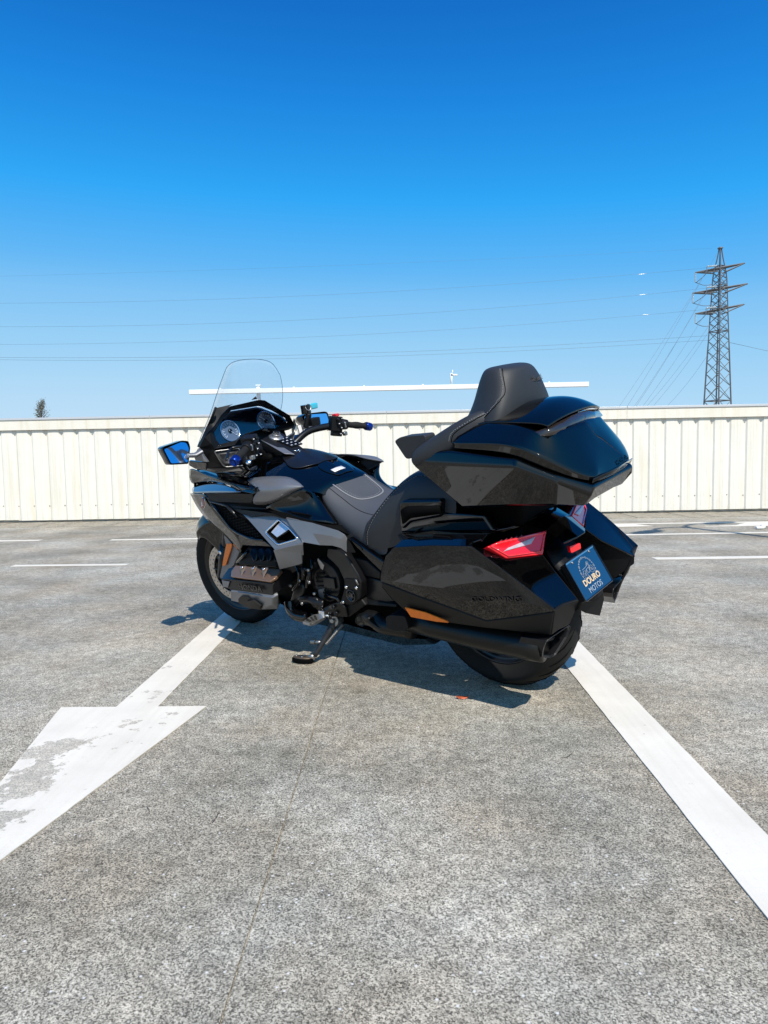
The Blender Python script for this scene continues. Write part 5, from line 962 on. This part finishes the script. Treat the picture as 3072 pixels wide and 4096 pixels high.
obj('tail_deck', loft([[(0.12, .20, .66), (0.12, 0, .70), (0.12, -.20, .66)], [(-.1, .22, .69), (-.1, 0, .72), (-.1, -.22, .69)], [(-.22, .13, .70), (-.22, 0, .715), (-.22, -.13, .70)]]), M['gloss_plain'], B, sub=1, solid=0.01)
obj('rear_fender', loft([[(-.24, .11, .60), (-.26, 0, .62), (-.24, -.11, .60)], [(-.33, .10, .50), (-.35, 0, .51), (-.33, -.10, .50)], [(-.385, .09, .40), (-.40, 0, .40), (-.385, -.09, .40)]]), M['black'], B, sub=1, solid=0.008, soff=1)
# ---- licence plate
TL, TR_, BL, BR = Vector((-.341, .112, .560)), Vector((-.341, -.112, .560)), Vector((-.408, .112, .430)), Vector((-.408, -.112, .430)); pr_ = (TR_-TL); pd = (BL-TL); pn = pd.cross(pr_).normalized()
if pn.x > 0: pn = -pn
plate = obj('licence_plate', prism([tuple(p) for p in rounded([TL, TR_, BR, BL], .008)], -pn*0.004), M['plate'], B, bev=0.001)
obj('plate_frame', tube(rounded([tuple(p+pn*0.001) for p in (TL, TR_, BR, BL)], .008)+rounded([tuple(p+pn*0.001) for p in (TL, TR_, BR, BL)], .008)[:2], 0.0025, 6), M['gloss_plain'], plate)
def pp(a, b, h=0.0012): return TL+pr_*a+pd*b+pn*h
pu = -(BL-TL)
text('lettering', 'DOURO', M['plate_word'], plate, pp(.47, .72), pr_, pu, 0.031, 0.0006, align='CENTER', stretch=1.12, bold=0.03)
text('lettering', 'MOTOS', M['plate_line'], plate, pp(.46, .92), pr_, pu, 0.028, 0.0006, align='CENTER', stretch=1.05)
for k in range(17):
    t = math.radians(205-k*230/16); c = (.49+.225*math.cos(t), .44-.33*math.sin(t)); tn = (pr_.normalized()*(-math.sin(t))+(-pd.normalized())*math.cos(t)); tm = tn.cross(pn)
    L = 0.0052 if k % 2 == 0 else 0.0032; q = [pp(*c)+tn*L*math.cos(a)+tm*(0.0030 if k % 2 == 0 else .0018)*math.sin(a) for a in [6.283*j/10 for j in range(11)]]
    obj('chain_link', tube(q, 0.0008, 4), M['plate_line'], plate)
mk = []
for a, b, r in ((.37, .49, .0135), (.61, .46, .0135)):
    c = pp(a, b); mk += [tube([c+pr_.normalized()*rr*math.cos(t)+pu.normalized()*rr*math.sin(t) for t in [6.283*j/18 for j in range(19)]], 0.0007, 4) for rr in (r, r*0.35)]
for ln in (((.37, .49), (.45, .40), (.55, .38), (.61, .46)), ((.34, .36), (.42, .35), (.52, .33), (.57, .28)), ((.45, .40), (.47, .50), (.53, .49), (.55, .38)), ((.50, .33), (.56, .24), (.60, .27), (.55, .38)), ((.55, .26), (.61, .46))):
    mk.append(tube([pp(*q) for q in ln], 0.0008, 4))
obj('plate_drawing', J(*mk), M['plate_line'], plate)
for a_ in (.2, .8): obj('plate_bolt', lathe([(0.005, 0), (0.005, 0.002), (0.0005, 0.0025)], pp(a_, .08, 0.0005), pn, 12), M['steel'], plate)
obj('plate_strip', prism([tuple(pp(*q, .0006)) for q in ((.02, .02), (.98, .02), (.98, .05), (.02, .05))], pn*0.0006), simple('plate_strip_blue', (0.05, 0.16, 0.30), 0.2), plate, smooth=False)
obj('plate_backing', prism([tuple(TL+pd*.02-pn*.005), tuple(TR_+pd*.02-pn*.005), tuple(BR-pn*.005), tuple(BL-pn*.005)], -pn*0.02), M['black'], plate, bev=0.004)
obj('mud_flap', prism([(-0.3528,0.055,0.3728), (-0.3699,0.06,0.4226), (-0.3935,-0.055,0.4165), (-0.3919,-0.07,0.3708), (-0.3787,-0.05,0.3091), (-0.3672,0.03,0.3487)], (0.012, 0, 0.004)), M['black'], B, bev=0.004)
obj('red_reflector', prism(rounded([(-0.3265,0.035,0.5984), (-0.3358,-0.03,0.5921), (-0.3366,-0.03,0.5707), (-0.3308,0.035,0.5731)], .006), (0.012, 0, 0)), M['red'], B, bev=0.002)
# ---- exhaust silencers
def muffler():
    P = [V((0.275,0.295,0.3383)), V((0.1178,0.292,0.3311)), V((-0.0952,0.29,0.3217)), V((-0.2745,0.288,0.3191)), V((-0.3288,0.286,0.3184))]
    return tube(P, [0.042, 0.046, 0.048, 0.049, 0.048], 24)
obj('silencer', muffler(), M['exhaust'], B, mirror=True)
tip = [(-0.3354,0.315,0.301), (-0.3484,0.325,0.3388), (-0.3641,0.325,0.3692), (-0.3761,0.185,0.3687), (-0.3736,0.175,0.3528), (-0.3672,0.19,0.3287), (-0.348,0.25,0.281), (-0.339,0.27,0.2805)]
tb_ = [tuple(V(p)+Vector((0.09, 0.004, 0.0))) for p in tip]; ti = [tuple(V(p)+Vector((0.02, 0, 0))) for p in inset(tip, 0.80)]; ti2 = [tuple(V(p)+Vector((0.07, 0, 0))) for p in inset(tip, 0.75)]
ets = obj('exhaust_tip', loft([tb_+[tb_[0]], tip+[tip[0]], inset(tip, .88)+[inset(tip, .88)[0]], ti+[ti[0]], ti2+[ti2[0]]]), M['satin'], B, bev=0.002, mirror='pair')
for o, s in zip(ets, (1, -1)):
    obj('tip_rim', tube([(p[0], p[1]*s, p[2]) for p in rounded(tip, .012)+rounded(tip, .012)[:2]], 0.0018, 6), M['satin'], o)
    obj('tip_divider', prism([(p[0], p[1]*s, p[2]) for p in (V(tip[2]).lerp(V(tip[7]), .15)+Vector((.03, 0, 0)), V(tip[3]).lerp(V(tip[6]), .45)+Vector((.03, 0, 0)), V(tip[3]).lerp(V(tip[6]), .55)+Vector((.03, 0, 0)), V(tip[2]).lerp(V(tip[7]), .3)+Vector((.03, 0, 0)))], (0.02, 0, 0)), M['steel'], o)
    obj('tip_floor', fill([(p[0], p[1]*s, p[2]) for p in ti2]), M['deep'], o, smooth=False)
# ---- top box
def top_box():
    T = [(0.0967,0.258,0.9896), (-0.0339,0.272,0.9944), (-0.2975,0.285,0.9652), (-0.405,0.242,0.9035), (-0.4936,0.157,0.8471)]
    K = [(0.1488,0.268,0.9548), (-0.0373,0.286,0.951), (-0.2989,0.302,0.9436), (-0.4137,0.252,0.8829), (-0.4895,0.162,0.8169)]
    L = [(0.1369,0.262,0.9351), (-0.0525,0.262,0.7872), (-0.2386,0.27,0.8014), (-0.3912,0.235,0.8001), (-0.4493,0.15,0.7777)]
    L2 = [(p[0], p[1]*0.5, p[2]+0.004) for p in L]
    rows = []
    for t, k, l, m in zip(T, K, L, L2):
        half = [t, k, l, m]; rows.append(half+[(p[0], -p[1], p[2]) for p in reversed(half)])
    v, f = loft(rows, close=True, ends=True)
    obj('top_box_tray', (v, f), M['gloss'], B, bev=0.009, seg=4)
    # lid body
    Lo = [(-0.0288,0.262,0.9983), (-0.2049,0.28,0.989), (-0.2972,0.283,0.9728), (-0.4041,0.24,0.9052), (-0.4862,0.155,0.8551)]
    Mi = [(-0.0361,0.262,1.0189), (-0.2048,0.284,1.0183), (-0.3019,0.291,1.0137), (-0.4135,0.252,0.9384), (-0.4896,0.16,0.8692)]
    Up = [(-0.0401,0.236,1.0417), (-0.1213,0.2,1.0778), (-0.2627,0.205,1.0641), (-0.378,0.206,1.0215), (-0.3935,0.135,1.0173)]
    Tp = [(p[0]+0.0, p[1]*0.6, p[2]+0.015) for p in Up]
    rows = []
    for a, b_, c, d in zip(Lo, Mi, Up, Tp):
        half = [a, b_, c, d]; rows.append(half+[(p[0], -p[1], p[2]) for p in reversed(half)])
    rows.append([(p[0]-0.012, p[1]*0.55, p[2]) for p in rows[-1]])
    vv, ff = loft(rows, close=True, ends=True); crs = []
    for i in range(5):
        for j in (0, 1, 2, 5, 6, 7): crs.append((i*8+j, (i+1)*8+j))
    for j in range(8): crs.append((j, (j+1) % 8))
    for j in (3, 7): crs.append((40+j, 40+(j+1) % 8))
    lid = obj('top_box_lid', (vv, ff), M['gloss'], B, sub=3, crease=crs)
    # crown of the lid with its rear lip
    e = [(-0.0397,0.234,1.0436), (-0.114,0.195,1.0819), (-0.2585,0.197,1.0685), (-0.35,0.197,1.062), (-.372, .196, 1.052)]
    cen = [(e[0][0], 1.05), (e[1][0], 1.10), (e[2][0], 1.128), (-.335, 1.122), (-.396, 1.076)]
    rows = []
    for k, (p, (cx_, cz)) in enumerate(zip(e, cen)):
        pw2 = 2.0 if k < 3 else 2.6
        half = [p]+[(p[0]+(cx_-p[0])*(1-s**pw2), p[1]*s, p[2]+(cz-p[2])*(1-s**pw2)) for s in (.9, .68, .36)]
        rows.append(half+[(cx_, 0, cz)]+[(q[0], -q[1], q[2]) for q in reversed(half)])
    nr = len(rows[0])
    obj('top_box_crown', loft(rows), M['gloss'], B, sub=3, solid=0.010, crease=[(3*nr+q, 3*nr+q+1) for q in ()]+[(q*nr, (q+1)*nr) for q in range(4)]+[(q*nr+nr-1, (q+1)*nr+nr-1) for q in range(4)]+[(4*nr+q, 4*nr+q+1) for q in range(nr-1)])
    bandT = [(-0.2887,0.222,1.0243), (-.366, .192, 1.046), (-.379, .13, 1.054), (-.388, .06, 1.062), (-.390, 0, 1.064)]; bandB = [(-0.2885,0.222,1.0227), (-0.3776,0.203,1.0215), (-0.3928,0.11,1.0172), (-0.3895,0.05,1.0112), (-0.3891,0,1.0064)]
    bt_ = bandT+[(p[0], -p[1], p[2]) for p in reversed(bandT[:-1])]; bb_ = bandB+[(p[0], -p[1], p[2]) for p in reversed(bandB[:-1])]
    obj('tail_strip', loft([bt_, bb_]), simple('smoked_strip', (0.02, 0.015, 0.014), 0.06, 0, 1.0), B, solid=0.01)
    obj('lid_crease_line', tube([(-0.3872,-0.1,0.9932), (-0.4341,-0.12,0.9355), (-0.4682,-0.13,0.8744)], 0.0022, 5), M['deep'], B, mirror=True)  # black line drawn in for the shading crease on the lid's rear face
    ta, tb2, tu = (V(p) for p in snap(lid, [(-.53, -.035, .893), (-.53, -.115, .893), (-.52, -.035, .93)], 0.0004))
    text('lettering', 'HONDA', M['gloss_plain'], lid, ta, tb2-ta, tu-ta, (tb2-ta).length*0.29, 0.0026, stretch=1.1, bold=0.015)
    obj('lid_trim', loft([[(-.494, .158, .872), (-.505, 0, .874), (-.494, -.158, .872)], [(-.484, .156, .852), (-.494, 0, .852), (-.484, -.156, .852)]]), M['gloss'], B, solid=0.003)
top_box()
# ---- passenger backrest and arms
def backrest():
    rows = []
    for z, xf, xr, wf, wr in ((1.00, .05, -.18, .17, .235), (1.06, .015, -.20, .15, .215), (1.11, -.022, -.205, .138, .195), (1.16, -.042, -.205, .126, .155), (1.20, -.055, -.20, .117, .131), (1.237, -.07, -.188, .103, .108), (1.251, -.085, -.172, .085, .088)):
        rows.append([(xf, 0, z), (xf+.004, wf*.6, z), (xf-.02, wf, z), ((xf+xr)/2-.01, (wf+wr)/2+.008, z), (xr+.015, wr, z-.004), (xr-.012, wr*.6, z-.008), (xr-.018, 0, z-.008),
                     (xr-.012, -wr*.6, z-.008), (xr+.015, -wr, z-.004), ((xf+xr)/2-.01, -(wf+wr)/2-.008, z), (xf-.02, -wf, z), (xf+.004, -wf*.6, z)])
    bk = obj('backrest', loft(rows, close=True, ends=True), M['seat_shaded'], B, sub=2)
    arm = []
    for p, w_, h in (((-.17, .13, 1.07), .035, .04), ((-.11, .178, 1.062), .05, .06), ((-.04, .208, 1.032), .058, .062), ((.035, .226, 1.002), .06, .054), ((.105, .240, .975), .054, .045), ((.15, .25, .96), .037, .031)):
        arm.append([(p[0], p[1]-w_, p[2]+h*.6), (p[0], p[1]-w_*.3, p[2]+h), (p[0], p[1]+w_*.5, p[2]+h*.8), (p[0], p[1]+w_*.8, p[2]+h*.1), (p[0], p[1]+w_*.7, p[2]-h), (p[0], p[1]-w_, p[2]-h)])
    am_ = obj('backrest_arm', loft(arm, close=True, ends=True), M['seat_shaded'], B, sub=2, mirror='pair')[0]
    obj('arm_pad', prism(rounded([(0.2409,0.235,1.028), (0.2086,0.235,1.0424), (0.0936,0.235,1.0463), (0.0909,0.235,1.0174), (0.1406,0.235,0.97), (0.1813,0.235,0.9594), (0.1968,0.235,0.9615)], .012), (0, -0.06, 0)), M['seat_shaded'], B, bev=0.012, seg=3, mirror=True)
    s1_ = [(-0.1673,0.095,1.2469), (-0.1806,0.115,1.22), (-0.1994,0.14,1.1715), (-0.1927,0.16,1.1498), (-0.1661,0.19,1.1253), (-0.1114,0.215,1.0903), (-0.0441,0.245,1.0501), (-0.034,0.262,1.019)]
    for host, pl_ in ((bk, smooth_path(s1_[:6], 6)), (am_, smooth_path(s1_[4:], 6))):
        obj('seam', tube(snap(host, pl_, 0.0004), 0.0016, 5), M['deep'], host)
        sp_ = snap(host, smooth_path([tuple(V(p)+Vector((.008, .004, .004))) for p in pl_], 3), 0.0008)
        obj('stitching', J(*[bar(sp_[q], sp_[q+1], 0.0009, 4) for q in range(0, len(sp_)-1, 2)]), M['stitch'], host)
    e0 = V(snap(bk, [(-.26, -.045, 1.185)], 0.0005)[0]); er = V((0, -1, 0)); eu = V((-.12, 0, 1)).normalized()
    wn_ = []
    for s in (-1, 1):
        for k in range(4):
            wn_.append(tube([e0+er*s*0.004+eu*(0.002*k), e0+er*s*(0.022)+eu*(0.004+0.003*k), e0+er*s*(0.046-0.006*k)+eu*(0.004+0.006*k)], [0.0022, 0.002, 0.0008], 5))
    obj('embossed_wing', J(*wn_), M['seat2'], bk)
backrest()
# ---- grab rail and carrier arm
gblk = obj('grab_rail', prism([(0.2411,0.262,0.7931), (0.2224,0.262,0.8065), (0.0456,0.255,0.8126), (0.0541,0.25,0.7475), (0.199,0.255,0.7206), (0.238,0.26,0.692), (0.255,0.262,0.7067)], (0, -0.06, 0)), M['gloss'], B, bev=0.012, seg=3, mirror='pair')
for o, s in zip(gblk, (1, -1)):
    obj('rail_recess', prism([(p[0], p[1]*s, p[2]) for p in rounded([(0.234,0.2635,0.7711), (0.2049,0.2635,0.785), (0.0492,0.2575,0.7917), (0.0526,0.2575,0.7607), (0.1904,0.2615,0.7402), (0.2339,0.2635,0.7128)], .01)], (0, -0.01*s, 0)), M['deep'], o)
obj('carrier_core', box((-0.04, 0, 0.755), (0.34, 0.30, 0.13)), M['deep'], B, bev=0.02)
obj('carrier_arm', prism([(0.1288,0.2,0.8534), (0.0788,0.2,0.8322), (0.0503,0.2,0.7986), (0.0597,0.2,0.7607), (0.1013,0.2,0.7113), (0.0947,0.2,0.7689)], (0, -0.05, 0)), M['black'], B, bev=0.01, mirror=True)
obj('rear_side_cover', prism([(0.2527,0.25,0.7408), (0.0721,0.24,0.7622), (-0.1076,0.22,0.7545), (-0.1423,0.22,0.6935), (0.2645,0.25,0.6749)], (0, -0.05, 0)), M['gloss_plain'], B, bev=0.01, mirror=True)

# ---- hoses and cables
for k_, pts_ in enumerate(([(0.9173,0.25,0.4992), (0.8751,0.27,0.4599), (0.8862,0.275,0.4142), (0.9332,0.27,0.3711)], [(0.8202,0.23,0.5153), (0.8008,0.25,0.4886), (0.8255,0.265,0.4421), (0.849,0.26,0.3881)], [(0.7679,0.235,0.3673), (0.7163,0.25,0.3615), (0.6702,0.255,0.3587), (0.6584,0.25,0.3306)], [(1.3611,0.24,0.4564), (1.2738,0.26,0.5013), (1.2519,0.25,0.519), (1.2696,0.22,0.5274)])):
    obj('hose', tube(smooth_path(pts_, 6), 0.0075, 8), M['gloss_plain'], B)
for pts_ in ([(1.19, .16, 1.00), (1.27, .17, .97), (1.30, .12, .90), (1.26, .06, .86)], [(1.18, -.17, 1.00), (1.27, -.18, .97), (1.30, -.12, .90), (1.26, -.06, .86)]):
    obj('cable', tube(smooth_path(pts_, 6), 0.005, 6), M['black'], B)
